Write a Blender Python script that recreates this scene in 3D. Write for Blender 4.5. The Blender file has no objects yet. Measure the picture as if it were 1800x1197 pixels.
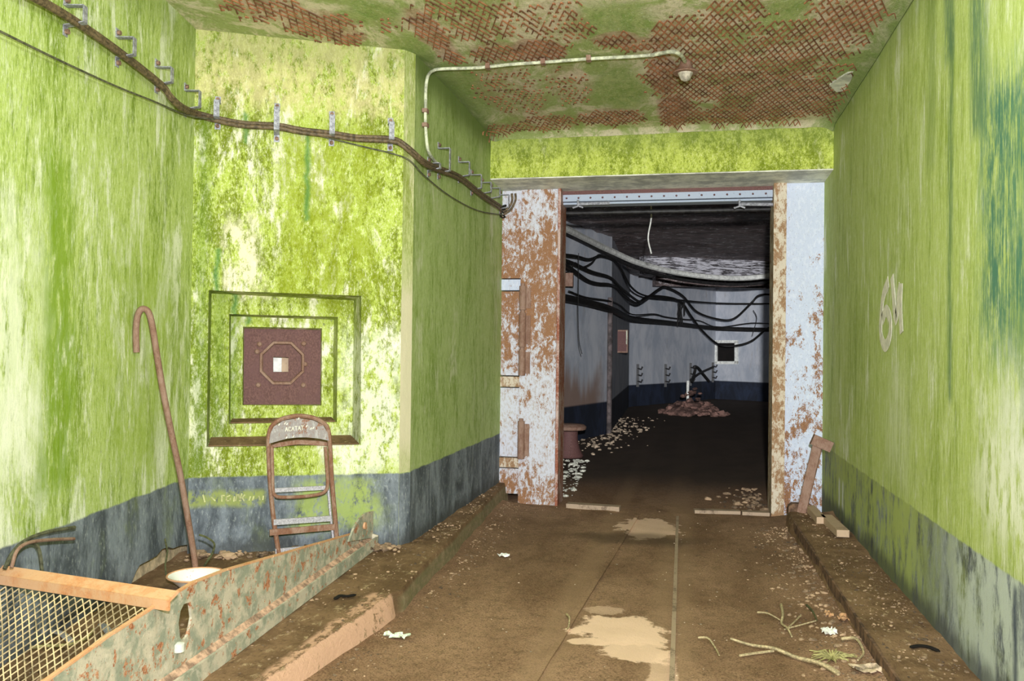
import bpy, math, random
import numpy as np
from mathutils import Vector, Matrix, noise as mnoise
random.seed(7)
S = bpy.context.scene
COL = S.collection
rd = math.radians

# ------------------------------------------------------------------ camera
W_, H_, FPX = 1800, 1197, 1520.0
CAMP = np.array([0.0, 0.0, 1.4])
YAW, PITCH, ROLL = rd(11.7), rd(.65), rd(.70)
cy, sy, cp, sp = math.cos(YAW), math.sin(YAW), math.cos(PITCH), math.sin(PITCH)
FWD = np.array([-sy*cp, cy*cp, sp]); R0 = np.array([cy, sy, 0.0]); U0 = np.cross(R0, FWD)
RGT = math.cos(ROLL)*R0 + math.sin(ROLL)*U0
UPV = -math.sin(ROLL)*R0 + math.cos(ROLL)*U0
cam_d = bpy.data.cameras.new('camera'); cam = bpy.data.objects.new('camera', cam_d); COL.objects.link(cam)
cam_d.sensor_width = 36.0; cam_d.lens = FPX/W_*36.0; cam_d.clip_end = 100; cam_d.clip_start = .05
M = Matrix(((RGT[0], UPV[0], -FWD[0], CAMP[0]), (RGT[1], UPV[1], -FWD[1], CAMP[1]), (RGT[2], UPV[2], -FWD[2], CAMP[2]), (0, 0, 0, 1)))
cam.matrix_world = M
S.camera = cam

# ------------------------------------------------------------------ world, flash, exposure
wd = bpy.data.worlds.new('world'); S.world = wd; wd.use_nodes = True
bg = wd.node_tree.nodes['Background']; bg.inputs[0].default_value = (.95, .97, 1.0, 1); bg.inputs[1].default_value = 1.0
ld = bpy.data.lights.new('camera_flash', 'POINT'); ld.energy = 100; ld.shadow_soft_size = .045; ld.color = (.95, .965, 1.0)
ld.use_nodes = True
nt = ld.node_tree; em = nt.nodes['Emission']; lf = nt.nodes.new('ShaderNodeLightFalloff')
lf.inputs['Strength'].default_value = 1.0; lf.inputs['Smooth'].default_value = 0
fm = nt.nodes.new('ShaderNodeMath'); fm.operation = 'MULTIPLY_ADD'; fm.inputs[1].default_value = .88   # a diffused flash: slow fall-off with distance
fc = nt.nodes.new('ShaderNodeMath'); fc.operation = 'MULTIPLY'; fc.inputs[1].default_value = .23
nt.links.new(lf.outputs['Linear'], fm.inputs[0]); nt.links.new(lf.outputs['Constant'], fc.inputs[0]); nt.links.new(fc.outputs[0], fm.inputs[2])
nt.links.new(fm.outputs[0], em.inputs['Strength'])
lo = bpy.data.objects.new('camera_flash', ld); COL.objects.link(lo); lo.location = (.10, -.1, 1.72)
l2 = bpy.data.lights.new('added_fill_light', 'POINT'); l2.energy = 95; l2.shadow_soft_size = .22; l2.color = (.96, .98, 1.0)    # soft fill lamp added out of view to lift the side walls
lo2 = bpy.data.objects.new('added_fill_light', l2); COL.objects.link(lo2); lo2.location = (-.35, 2.3, 2.75)
S.view_settings.view_transform = 'Standard'; S.view_settings.look = 'None'
S.view_settings.gamma = 1; S.view_settings.use_curve_mapping = False; S.view_settings.exposure = 0.0

# ------------------------------------------------------------------ picture point -> place on a real plane
def ray(x, y): return FWD + RGT*(x-900)/FPX - UPV*(y-598.5)/FPX
def pln(x, y, n, p):
    d = ray(x, y); n = np.array(n, float)
    return CAMP + d*(((np.array(p, float)-CAMP) @ n)/(d @ n))
def fl(x, y, z=0.0): return pln(x, y, (0, 0, 1), (0, 0, z))
def atX(x, y, v): return pln(x, y, (1, 0, 0), (v, 0, 0))
def atY(x, y, v): return pln(x, y, (0, 1, 0), (0, v, 0))
def dep(x, y, d): return CAMP + ray(x, y)*d
class Plane:                                    # a vertical wall plane through two plan points; n points into the room
    def __init__(s, a, b, flip=False):
        s.a = np.array([a[0], a[1], 0.]); s.b = np.array([b[0], b[1], 0.])
        s.u = (s.b-s.a)/np.linalg.norm(s.b-s.a); s.n = np.array([s.u[1], -s.u[0], 0.])
        if flip: s.n = -s.n
        s.len = np.linalg.norm(s.b-s.a)
    def at(s, x, y, off=0.0): return pln(x, y, s.n, s.a + s.n*off)
    def uz(s, x, y, off=0.0):
        p = s.at(x, y, off); return (float((p-s.a) @ s.u), float(p[2]))
    def P(s, u, z, off=0.0): return s.a + s.u*u + s.n*off + np.array([0, 0, z])

# ------------------------------------------------------------------ mesh builder
class MB:
    def __init__(s): s.v = []; s.f = []
    def add(s, vs, fs):
        o = len(s.v); s.v += [tuple(map(float, p)) for p in vs]; s.f += [tuple(i+o for i in f) for f in fs]; return s
    def box(s, c, d, m=None):
        h = np.array(d)/2; vs = []
        for z in (-1, 1):
            for y in (-1, 1):
                for x in (-1, 1):
                    p = np.array([x, y, z])*h
                    if m is not None: p = m @ p
                    vs.append(np.array(c)+p)
        return s.add(vs, [(0, 2, 3, 1), (4, 5, 7, 6), (0, 1, 5, 4), (2, 6, 7, 3), (0, 4, 6, 2), (1, 3, 7, 5)])
    def bar(s, a, b, w, h, up=(0, 0, 1)):        # rectangular bar from a to b, w across, h along up
        a = np.array(a, float); b = np.array(b, float); d = b-a; L = np.linalg.norm(d); d /= L
        up = np.array(up, float); x = np.cross(d, up); x /= np.linalg.norm(x); z = np.cross(x, d)
        return s.box((a+b)/2, (w, L, h), np.stack([x, d, z], 1))
    def prism(s, pts, ext):                      # polygon swept along ext
        n = len(pts); e = np.array(ext, float); vs = [np.array(p, float) for p in pts]; vs += [p+e for p in vs]
        fs = [tuple(range(n)), tuple(range(2*n-1, n-1, -1))] + [(i, i+n, (i+1) % n+n, (i+1) % n) for i in range(n)]
        return s.add(vs, fs)
    def tube(s, pts, r, seg=8, flat=1.0):
        pts = [np.array(p, float) for p in pts]; n = len(pts)
        rs = r if hasattr(r, '__len__') else [r]*n
        t0 = pts[1]-pts[0]; ref = np.array([0, 0, 1.]) if abs(t0[2]) < .9*np.linalg.norm(t0) else np.array([0, 1., 0])
        x = np.cross(t0, ref); vs = []
        for i, p in enumerate(pts):
            t = pts[min(i+1, n-1)]-pts[max(i-1, 0)]; t = t/(np.linalg.norm(t)+1e-9)
            x = x-t*(x @ t); x /= np.linalg.norm(x)+1e-9; y = np.cross(t, x)
            for k in range(seg):
                a = 2*math.pi*k/seg; vs.append(p+rs[i]*(x*math.cos(a)+flat*y*math.sin(a)))
        fs = [(i*seg+k, i*seg+(k+1) % seg, (i+1)*seg+(k+1) % seg, (i+1)*seg+k) for i in range(n-1) for k in range(seg)]
        fs += [tuple(range(seg-1, -1, -1)), tuple((n-1)*seg+k for k in range(seg))]
        return s.add(vs, fs)
    def ribbon(s, pts, w, n, th=.002):           # flat paint stroke on a plane of normal n
        n = np.array(n, float)
        for a, b in zip(pts[:-1], pts[1:]):
            a = np.array(a, float); b = np.array(b, float)
            d = (b-a)/np.linalg.norm(b-a)
            s.bar(a-d*w*.3, b+d*w*.3, w, th, n)
        return s
    def strip(s, pts, w, n, th=.002):            # one continuous paint stroke
        pts = [np.array(p, float) for p in pts]; n = np.array(n, float); vs = []; N = len(pts)
        for i, p in enumerate(pts):
            t = pts[min(i+1, N-1)]-pts[max(i-1, 0)]; x = np.cross(t, n); x /= np.linalg.norm(x)+1e-9
            vs += [p-x*w/2, p+x*w/2, p+x*w/2+n*th, p-x*w/2+n*th]
        fs = [(i*4+k, i*4+(k+1) % 4, i*4+4+(k+1) % 4, i*4+4+k) for i in range(N-1) for k in range(4)]+[(3, 2, 1, 0), tuple((N-1)*4+k for k in range(4))]
        return s.add(vs, fs)
    def cyl(s, a, b, r, seg=12, r2=None): return s.tube([a, b], [r, r if r2 is None else r2], seg)
    def lathe(s, c, prof, seg=20):
        vs = []; n = len(prof)
        for (r, z) in prof:
            for k in range(seg):
                a = 2*math.pi*k/seg; vs.append((c[0]+r*math.cos(a), c[1]+r*math.sin(a), c[2]+z))
        fs = [(i*seg+k, i*seg+(k+1) % seg, (i+1)*seg+(k+1) % seg, (i+1)*seg+k) for i in range(n-1) for k in range(seg)]
        fs += [tuple(range(seg-1, -1, -1)), tuple((n-1)*seg+k for k in range(seg))]
        return s.add(vs, fs)
    def rock(s, c, r, flat=.7, rng=random):
        t = (1+5**.5)/2
        vs = [(-1, t, 0), (1, t, 0), (-1, -t, 0), (1, -t, 0), (0, -1, t), (0, 1, t), (0, -1, -t), (0, 1, -t), (t, 0, -1), (t, 0, 1), (-t, 0, -1), (-t, 0, 1)]
        fs = [(0, 11, 5), (0, 5, 1), (0, 1, 7), (0, 7, 10), (0, 10, 11), (1, 5, 9), (5, 11, 4), (11, 10, 2), (10, 7, 6), (7, 1, 8), (3, 9, 4), (3, 4, 2), (3, 2, 6), (3, 6, 8), (3, 8, 9), (4, 9, 5), (2, 4, 11), (6, 2, 10), (8, 6, 7), (9, 8, 1)]
        sx, sy_ = rng.uniform(.7, 1.4), rng.uniform(.7, 1.2); a = rng.uniform(0, 6.28); ca, sa = math.cos(a), math.sin(a); out = []
        for (x, y, z) in vs:
            k = r/1.9*rng.uniform(.75, 1.2); x, y, z = x*k*sx, y*k*sy_, z*k*flat
            out.append((c[0]+x*ca-y*sa, c[1]+x*sa+y*ca, c[2]+z))
        return s.add(out, fs)
    def build(s, name, m, parent=None, base=None, smooth=False, local=False):
        me = bpy.data.meshes.new(name)
        b = np.zeros(3)
        if not local:
            q = parent
            while q is not None: b = b+np.array(q.location); q = q.parent
            if base is not None: b = b+np.array(base, float)
        vs = [(p[0]-b[0], p[1]-b[1], p[2]-b[2]) for p in s.v]
        me.from_pydata(vs, [], s.f); me.update()
        import bmesh
        bm = bmesh.new(); bm.from_mesh(me); bmesh.ops.recalc_face_normals(bm, faces=bm.faces); bm.to_mesh(me); bm.free()
        if smooth:
            me.polygons.foreach_set('use_smooth', [True]*len(me.polygons))
            try: me.set_sharp_from_angle(angle=rd(40))
            except Exception: pass
        me.materials.append(m)
        o = bpy.data.objects.new(name, me); COL.objects.link(o)
        if parent is not None: o.parent = parent
        elif base is not None: o.location = tuple(map(float, base))
        return o
def tag(o, label=None, cat=None, group=None, kind=None):
    if label: o['label'] = label
    if cat: o['category'] = cat
    if group: o['group'] = group
    if kind: o['kind'] = kind
    return o
def empty(name, loc, label=None, cat=None, group=None, kind=None):
    o = bpy.data.objects.new(name, None); COL.objects.link(o); o.location = tuple(map(float, loc)); o.empty_display_size = .1
    return tag(o, label, cat, group, kind)
def smooth_path(pts, n=6):                       # Catmull-Rom through the points
    P = [np.array(p, float) for p in pts]; P = [2*P[0]-P[1]]+P+[2*P[-1]-P[-2]]; out = []
    for i in range(1, len(P)-2):
        for k in range(n):
            t = k/n; a, b, c, d = P[i-1:i+3]
            out.append(.5*((2*b)+(c-a)*t+(2*a-5*b+4*c-d)*t*t+(3*b-a-3*c+d)*t**3))
    return out+[P[-2]]

# ------------------------------------------------------------------ material helpers
def lin(c):
    f = lambda v: (v/255/12.92) if v/255 <= .04045 else ((v/255+.055)/1.055)**2.4
    return (f(c[0]), f(c[1]), f(c[2]), 1)
class T:
    def __init__(s, name):
        s.m = bpy.data.materials.new(name); s.m.use_nodes = True; s.nt = s.m.node_tree; s.bs = s.nt.nodes['Principled BSDF']
        s._c = None; s._s = None
    def N(s, t): return s.nt.nodes.new(t)
    def put(s, sock, v):
        if isinstance(v, bpy.types.NodeSocket): s.nt.links.new(v, sock)
        else: sock.default_value = v
    def co(s):
        if s._c is None: s._c = s.N('ShaderNodeTexCoord').outputs['Object']
        return s._c
    def xyz(s, i):
        if s._s is None:
            n = s.N('ShaderNodeSeparateXYZ'); s.nt.links.new(s.co(), n.inputs[0]); s._s = n
        return s._s.outputs[i]
    def noise(s, scale, st=(1, 1, 1), detail=4, rough=.6, dist=0.0, off=0.0):
        mp = s.N('ShaderNodeMapping'); s.nt.links.new(s.co(), mp.inputs[0])
        mp.inputs['Scale'].default_value = st; mp.inputs['Location'].default_value = (off, off*1.7, off*.6)
        n = s.N('ShaderNodeTexNoise'); s.nt.links.new(mp.outputs[0], n.inputs['Vector'])
        n.inputs['Scale'].default_value = scale; n.inputs['Detail'].default_value = detail
        n.inputs['Roughness'].default_value = rough; n.inputs['Distortion'].default_value = dist
        return n.outputs['Fac']
    def op(s, o, a, b=0.0):
        n = s.N('ShaderNodeMath'); n.operation = o; s.put(n.inputs[0], a); s.put(n.inputs[1], b); return n.outputs[0]
    def mul(s, a, b): return s.op('MULTIPLY', a, b)
    def add(s, a, b): return s.op('ADD', a, b)
    def sub(s, a, b): return s.op('SUBTRACT', a, b)
    def mx(s, a, b): return s.op('MAXIMUM', a, b)
    def mn(s, a, b): return s.op('MINIMUM', a, b)
    def step(s, x, lo, hi, o0=0.0, o1=1.0):
        n = s.N('ShaderNodeMapRange'); n.interpolation_type = 'SMOOTHSTEP'; s.put(n.inputs[0], x)
        if lo > hi: lo, hi, o0, o1 = hi, lo, o1, o0
        n.inputs[1].default_value = lo; n.inputs[2].default_value = hi; n.inputs[3].default_value = o0; n.inputs[4].default_value = o1
        return n.outputs[0]
    def mix(s, f, a, b):
        n = s.N('ShaderNodeMix'); n.data_type = 'RGBA'
        s.put(n.inputs[0], f)
        for sock, v in ((n.inputs[6], a), (n.inputs[7], b)): s.put(sock, lin(v) if isinstance(v, tuple) and len(v) == 3 else v)
        return n.outputs[2]
    def box(s, *ranges, soft=.05, warp=.0, wsc=4.0, wst=(1, 1, 1), off=0.0):    # ranges: (axis, lo, hi); soft-edged, noise-warped stain
        w = None
        if warp: w = s.mul(s.sub(s.noise(wsc, wst, 5, .65, off=off), .5), warp*2)
        r = None
        for (ax, lo, hi) in ranges:
            c = s.xyz(ax)
            if w is not None: c = s.add(c, w)
            k = s.mul(s.step(c, lo-soft, lo+soft), s.step(c, hi+soft, hi-soft))
            r = k if r is None else s.mul(r, k)
        return r
    def ell(s, axes, c, rr, soft=.3, warp=.3, wsc=4.0, off=0.0, wst=(1, 1, 1)):
        t = None
        for ax, cc, r in zip(axes, c, rr):
            d = s.mul(s.sub(s.xyz(ax), cc), 1.0/r); d = s.mul(d, d); t = d if t is None else s.add(t, d)
        t = s.op('SQRT', t)
        t = s.add(t, s.mul(s.sub(s.noise(wsc, wst, 5, .65, off=off), .5), warp*2))
        return s.step(t, 1+soft, 1-soft)
    def done(s, col, rough=.85, bump=None, bstr=.3, bdist=.01, metal=0.0, spec=.3):
        s.put(s.bs.inputs['Base Color'], lin(col) if isinstance(col, tuple) and len(col) == 3 else col)
        s.put(s.bs.inputs['Roughness'], rough); s.put(s.bs.inputs['Metallic'], metal)
        s.bs.inputs['Specular IOR Level'].default_value = spec
        if bump is not None:
            b = s.N('ShaderNodeBump'); b.inputs['Strength'].default_value = bstr; b.inputs['Distance'].default_value = bdist
            s.nt.links.new(bump, b.inputs['Height']); s.nt.links.new(b.outputs[0], s.bs.inputs['Normal'])
        return s.m

def mossy(name, lime, olive, pale, seed=0.0, olive_k=(.45, .62), pale_k=(.56, .68), streak=.13, speck=.5, dado=True, dado_moss=.5, extra=None, top_dark=.0, hair_k=.55, dex=None):
    t = T(name)
    st = (1, 1, streak)
    big = t.noise(2.6, (1, 1, .40), 7, .72, .5, off=seed)
    med = t.noise(11, st, 7, .75, .1, off=seed+3)
    fine = t.noise(38, (1, 1, streak*1.6), 4, .7, off=seed+5)
    hair = t.noise(130, (1, 1, streak*1.1), 4, .8, off=seed+6)
    grain = t.noise(75, (1, 1, .6), 4, .9, off=seed+8)
    f = t.add(t.mul(big, .34), t.add(t.mul(med, .28), t.add(t.mul(fine, .18), t.mul(hair, .20))))
    c = t.mix(t.step(f, olive_k[0], olive_k[1]), lime, olive)
    p = t.add(t.mul(t.noise(3.1, (1, 1, .35), 6, .7, .8, off=seed+11), .55), t.add(t.mul(t.noise(24, st, 4, .75, off=seed+13), .25), t.mul(grain, .2)))
    c = t.mix(t.step(p, pale_k[0], pale_k[1]), c, pale)
    g2 = t.add(t.mul(grain, .7), t.mul(fine, .3))
    dk = tuple(int(v*.72) for v in olive)
    c = t.mix(t.mul(t.step(g2, .52, .64), speck), c, dk)
    c = t.mix(t.mul(t.step(g2, .47, .36), speck*.8), c, pale)
    c = t.mix(t.mul(t.step(hair, .52, .68), hair_k), c, olive)
    c = t.mix(t.mul(t.step(hair, .47, .34), hair_k), c, pale)
    if extra: c = extra(t, c)
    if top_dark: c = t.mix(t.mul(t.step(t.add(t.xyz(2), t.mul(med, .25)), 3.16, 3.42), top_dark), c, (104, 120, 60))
    if dado:
        d1 = t.noise(5, (1, 1, .4), 6, .7, .6, off=seed+21); d2 = t.noise(60, (1, 1, .4), 4, .75, off=seed+23)
        dc = t.mix(t.step(d1, .35, .65), (74, 80, 86), (134, 142, 150))
        dc = t.mix(t.mul(t.step(t.noise(3.0, (1, 1, .6), 6, .7, off=seed+25), .62-dado_moss*.3, .80-dado_moss*.3), min(1, dado_moss*1.3)), dc, (138, 150, 92))
        dc = t.mix(t.mul(t.step(d2, .52, .70), .5), dc, (56, 62, 62))
        dc = t.mix(t.mul(t.step(d2, .46, .32), .45), dc, (182, 188, 184))
        if dex: dc = dex(t, dc)
        # darker grey towards the foot of the wall, noisy upper edge
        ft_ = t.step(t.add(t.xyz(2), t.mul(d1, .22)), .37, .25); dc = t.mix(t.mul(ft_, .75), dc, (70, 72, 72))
        z = t.add(t.xyz(2), t.mul(t.sub(t.noise(6, off=seed), .5), .03))
        c = t.mix(t.step(z, .607, .593), c, dc)
    h = t.add(t.mul(grain, .5), t.mul(med, .5))
    return t.done(c, .8, h, .45, .012, spec=.25)

def rusty(name, paint, rust, rust2, lo=.45, hi=.55, scale=9, pits=.5, seed=0., bands=None, rough=.7, pale=None):
    t = T(name)
    a = t.noise(scale, (1, 1, .55), 7, .78, .5, off=seed); b = t.noise(scale*7, (1, 1, .7), 4, .7, off=seed+4)
    big = t.noise(scale*.28, (1, 1, .6), 3, .6, .6, off=seed+7)
    k = t.add(t.mul(a, .45), t.add(t.mul(b, .25), t.mul(big, .30)))
    if bands: k = t.add(k, bands(t))
    rc = t.mix(t.step(b, .4, .62), rust, rust2)
    c = paint if pale is None else t.mix(t.step(t.noise(scale*1.7, (1, 1, .5), 5, .7, off=seed+9), .48, .62), paint, pale)
    c = t.mix(t.step(k, lo, hi), c, rc)
    c = t.mix(t.mul(t.step(b, .60, .70), pits), c, tuple(int(v*.55) for v in rust))
    return t.done(c, rough, t.add(t.mul(t.step(k, lo, hi), -.4), t.mul(b, .6)), .4, .004, spec=.3)

LIME, OLIVE, PALE = (172, 194, 70), (122, 146, 30), (222, 226, 176)
MAT = {}
def nwx(t, c):
    pt = t.noise(14, (1, 1, .3), 5, .75, off=5.5); k = t.step(pt, .36, .52)
    m = t.box((1, 3.16, 3.42), (2, .75, 2.25), soft=.07, warp=.16, wsc=4, wst=(1, 1, .3)); c = t.mix(t.mul(m, t.mul(k, .85)), c, (122, 152, 34))
    m = t.box((1, 3.75, 4.5), (2, .8, 1.9), soft=.2, warp=.3, wsc=4, wst=(1, 1, .4)); c = t.mix(t.mul(m, t.mul(k, .5)), c, (140, 164, 48))
    m = t.box((1, 2.3, 3.1), (2, .9, 1.9), soft=.15, warp=.3, wsc=4, wst=(1, 1, .4)); c = t.mix(t.mul(m, t.mul(k, .7)), c, (236, 240, 214))
    return c
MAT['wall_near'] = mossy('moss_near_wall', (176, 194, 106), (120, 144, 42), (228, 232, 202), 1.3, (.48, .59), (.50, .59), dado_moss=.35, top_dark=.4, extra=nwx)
def alcd(t, c):
    pt = t.noise(16, (1, 1, .6), 6, .8, off=5.5); k = t.step(pt, .38, .52)
    m = t.box((0, -3.1, -2.58), (2, .42, .515), soft=.02, warp=.02); c = t.mix(t.mul(m, t.mul(k, .85)), c, (150, 160, 84))
    m = t.box((0, -2.42, -1.98), (2, .25, .56), soft=.06, warp=.14, wsc=6); c = t.mix(t.mul(m, t.mul(k, .85)), c, (160, 176, 92))
    return c
def alc(t, c):
    m1 = t.box((0, -2.98, -2.90), (2, .62, 2.9), soft=.05, warp=.04); c = t.mix(t.mul(m1, .5), c, (90, 120, 40))
    pt = t.noise(16, (1, 1, .6), 6, .8, off=5.5); k = t.step(pt, .40, .54)
    m = t.box((0, -2.55, -1.98), (2, 1.68, 2.75), soft=.14, warp=.25, wsc=4, wst=(1, 1, .5)); c = t.mix(t.mul(m, t.mul(k, .65)), c, (134, 146, 16))
    m = t.box((0, -2.25, -1.8), (2, .62, 1.5), soft=.1, warp=.3, wsc=5); c = t.mix(t.mul(m, t.mul(k, .7)), c, (240, 242, 222))
    m = t.box((0, -2.80, -2.62), (2, 1.75, 2.2), soft=.06, warp=.2, wsc=6); c = t.mix(t.mul(m, t.mul(k, .8)), c, (238, 228, 200))
    m = t.mul(t.step(t.add(t.xyz(2), t.mul(pt, .3)), 2.95, 3.15), .6); c = t.mix(t.mul(m, k), c, (214, 200, 150))
    for x0, z0, z1 in ((-2.72, 2.66, 2.86), (-2.38, 2.2, 2.75), (-2.86, 1.55, 2.0)):
        m = t.box((0, x0-.012, x0+.012), (2, z0, z1), soft=.015, warp=.03, wsc=8); c = t.mix(t.mul(m, .75), c, (66, 122, 66))
    return c
MAT['wall_embrasure'] = mossy('moss_embrasure_wall', (178, 194, 84), (114, 128, 16), (242, 238, 212), 7.7, (.465, .545), (.52, .585), streak=.34, speck=.85, hair_k=.4, dado_moss=.30, extra=alc, dex=alcd, top_dark=.35)
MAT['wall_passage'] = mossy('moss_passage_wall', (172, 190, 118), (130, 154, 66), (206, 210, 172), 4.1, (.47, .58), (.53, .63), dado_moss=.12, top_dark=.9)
MAT['lintel'] = mossy('moss_lintel', (190, 202, 88), (122, 138, 24), (232, 232, 176), 9.1, (.47, .57), (.54, .64), streak=.45, speck=.8, hair_k=.35, dado=False, top_dark=.5)
TEAL = (62, 112, 84)
def rwd(t, c):
    pt = t.noise(9, (1, 1, .4), 6, .75, off=5.5); k = t.step(pt, .36, .54)
    m = t.step(t.xyz(1), 4.2, 5.0); c = t.mix(t.mul(m, t.mul(k, .85)), c, (172, 186, 104))
    m = t.step(t.xyz(1), 4.6, 3.9); c = t.mix(t.mul(m, t.mul(k, .85)), c, (196, 206, 196))
    for y0 in (7.02, 7.18): c = t.mix(t.mul(t.box((1, y0-.03, y0+.03), (2, .2, .42), soft=.03, warp=.04), .7), c, (224, 230, 224))
    m = t.box((1, 3.40, 3.44), (2, .15, .57), soft=.02, warp=.03); c = t.mix(t.mul(m, .8), c, (50, 62, 84))
    return c
def rw(t, c):
    fy = t.noise(60, (1, 1, .06), 4, .75, off=2.2); pt = t.noise(14, (1, 1, .35), 5, .75, off=5.5)
    br = t.step(fy, .36, .50)
    m = t.box((1, 3.22, 3.84), (2, 1.45, 2.5), soft=.16, warp=.22, wsc=2.6, wst=(1, 1, .35)); c = t.mix(t.mul(m, t.step(t.add(t.mul(fy, .5), t.mul(pt, .5)), .60, .44)), c, (78, 122, 100))
    m = t.box((1, 2.9, 3.45), (2, .95, 2.2), soft=.25, warp=.25, wsc=4, wst=(1, 1, .5)); c = t.mix(t.mul(m, t.mul(t.step(pt, .40, .56), .75)), c, (98, 130, 92))
    m = t.box((1, 4.21, 4.28), (2, 1.2, 2.95), soft=.035, warp=.05, wsc=3, wst=(1, 1, .4)); c = t.mix(t.mul(m, t.mul(br, .8)), c, (92, 124, 78))
    m = t.box((1, 3.78, 3.95), (2, 2.3, 3.5), soft=.06, warp=.10, wsc=3, wst=(1, 1, .3)); c = t.mix(t.mul(m, t.mul(br, .8)), c, (80, 118, 92))
    m = t.box((1, 4.2, 4.36), (2, 2.75, 3.5), soft=.05, warp=.08, wsc=3, wst=(1, 1, .3)); c = t.mix(t.mul(m, t.mul(br, .8)), c, (90, 122, 90))
    m = t.box((1, 4.5, 4.66), (2, 2.3, 3.3), soft=.05, warp=.07, wsc=3, wst=(1, 1, .4)); c = t.mix(t.mul(m, t.mul(br, .6)), c, (132, 152, 86))
    m = t.box((1, 2.6, 3.8), (2, .70, 1.2), soft=.2, warp=.3, wsc=4); c = t.mix(t.mul(m, t.mul(t.step(pt, .38, .54), .8)), c, (238, 240, 222))
    m = t.box((1, 5.0, 5.5), (2, .72, 1.3), soft=.16, warp=.2, wsc=4, wst=(1, 1, .4)); c = t.mix(t.mul(m, t.mul(t.step(fy, .4, .55), .6)), c, (218, 224, 190))
    return c
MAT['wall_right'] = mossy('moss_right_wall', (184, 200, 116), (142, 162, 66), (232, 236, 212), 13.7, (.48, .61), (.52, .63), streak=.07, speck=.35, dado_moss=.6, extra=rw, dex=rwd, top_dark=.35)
def flat_mat(name, col, rough=.7, var=.25, scale=20, metal=0., spec=.3):
    t = T(name); n = t.noise(scale, (1, 1, 1), 5, .7)
    return t.done(t.mix(t.step(n, .35, .65), tuple(int(v*(1-var)) for v in col), tuple(min(255, int(v*(1+var*.5))) for v in col)), rough, n, .3, .004, metal, spec)
def chx(t, c):
    m = t.box((2, .62, 1.85), soft=.25, warp=.3, wsc=5); return t.mix(t.mul(m, .85), c, (212, 202, 172))
MAT['chamfer'] = mossy('worn_pale_corner', (176, 186, 118), (136, 148, 62), (216, 210, 172), 21.0, (.47, .58), (.52, .62), dado=False, extra=chx)
MAT['soffit'] = flat_mat('pale_wet_soffit', (222, 220, 204), .5, .2, 6)
MAT['beige'] = flat_mat('bare_beige_concrete', (206, 184, 150), .9, .2, 14)
MAT['galv'] = flat_mat('galvanised_steel', (158, 158, 166), .45, .25, 60, .2)
MAT['bolt_rust'] = flat_mat('rusty_bolt', (128, 100, 82), .8, .4, 80)
MAT['cable'] = flat_mat('brown_cable_sheath', (104, 88, 66), .6, .35, 40)
MAT['wire'] = flat_mat('grey_wire_sheath', (92, 92, 72), .6, .3, 40)
MAT['conduit'] = flat_mat('pale_conduit', (196, 198, 172), .55, .25, 20)
MAT['rust_brown'] = rusty('brown_rust', (150, 122, 106), (108, 76, 60), (146, 112, 94), .44, .56, 34, .6)
MAT['plate'] = rusty('dark_rust_plate', (104, 72, 70), (88, 58, 54), (118, 84, 78), .4, .6, 14, .3, 3.)
MAT['chair'] = rusty('chair_paint_rust', (150, 142, 140), (120, 76, 56), (150, 104, 78), .49, .55, 22, .4, 5., pale=(172, 168, 166))
MAT['chair_tube'] = rusty('chair_tube_rust', (158, 130, 112), (116, 76, 56), (142, 100, 76), .42, .55, 40, .4, 6.)
MAT['bare_steel'] = flat_mat('bare_grey_steel', (176, 172, 176), .5, .18, 120, .2)
MAT['rust_orange'] = rusty('orange_rust', (216, 170, 132), (196, 124, 78), (222, 160, 112), .45, .6, 24, .35, 8.)
MAT['fold'] = flat_mat('dusty_brown_paint', (190, 156, 132), .85, .3, 20)
def channel_material(name, rustk):
    t = T(name); a = t.noise(11, (1, 1, 1), 5, .6, .4, off=2); b = t.noise(26, (1, 1, 1), 5, .75, off=5); g = t.noise(90, (1, 1, 1), 3, .8, off=8)
    c = t.mix(t.step(a, .40, .60), (150, 154, 136), (200, 190, 170))
    c = t.mix(t.mul(t.step(b, .52, .66), .5), c, (224, 214, 196))
    r = t.add(t.mul(t.noise(15, (1, 1, 1), 6, .75, .3, off=11), .7), t.mul(b, .3))
    c = t.mix(t.step(r, rustk, rustk+.035), c, t.mix(t.step(g, .4, .6), (150, 92, 62), (204, 146, 110)))
    c = t.mix(t.mul(t.step(g, .58, .68), .5), c, (112, 100, 84))
    return t.done(c, .75, t.add(b, g), .4, .004)
MAT['channel'] = channel_material('channel_paint', .535); MAT['channel_lip'] = channel_material('channel_lip_paint', .56)
def jb(t):
    z = t.xyz(2); return t.mul(t.sub(1.6, z), .035)
def ja(t):
    z = t.xyz(2)
    return t.add(t.sub(t.mul(t.box((2, 1.35, 2.75), soft=.35), .07), .02), t.mul(t.step(z, .5, .05), .06))
MAT['jamb_paint'] = rusty('jamb_paint_rust', (202, 204, 214), (124, 84, 60), (168, 124, 84), .51, .535, 30, .8, 4., ja, pale=(186, 178, 176))
MAT['jamb_blue'] = rusty('jamb_blue_paint', (194, 202, 220), (118, 80, 58), (160, 118, 82), .535, .555, 22, .8, 24., jb, pale=(206, 212, 226))
MAT['jamb_edge'] = rusty('jamb_edge_rust', (206, 194, 174), (128, 94, 66), (172, 136, 98), .485, .515, 40, .7, 14.)
MAT['jamb_orange'] = rusty('jamb_orange_edge', (190, 166, 156), (156, 96, 72), (136, 78, 58), .44, .54, 12, .3, 17.)
MAT['head_paint'] = rusty('head_beam_paint', (168, 178, 194), (120, 108, 102), (146, 132, 122), .58, .66, 8, .3, 31.)
MAT['black_metal'] = flat_mat('blackened_metal', (44, 42, 42), .5, .4, 20)
MAT['dark_cable'] = flat_mat('dark_cable', (30, 29, 27), .6, .4, 20)
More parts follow.
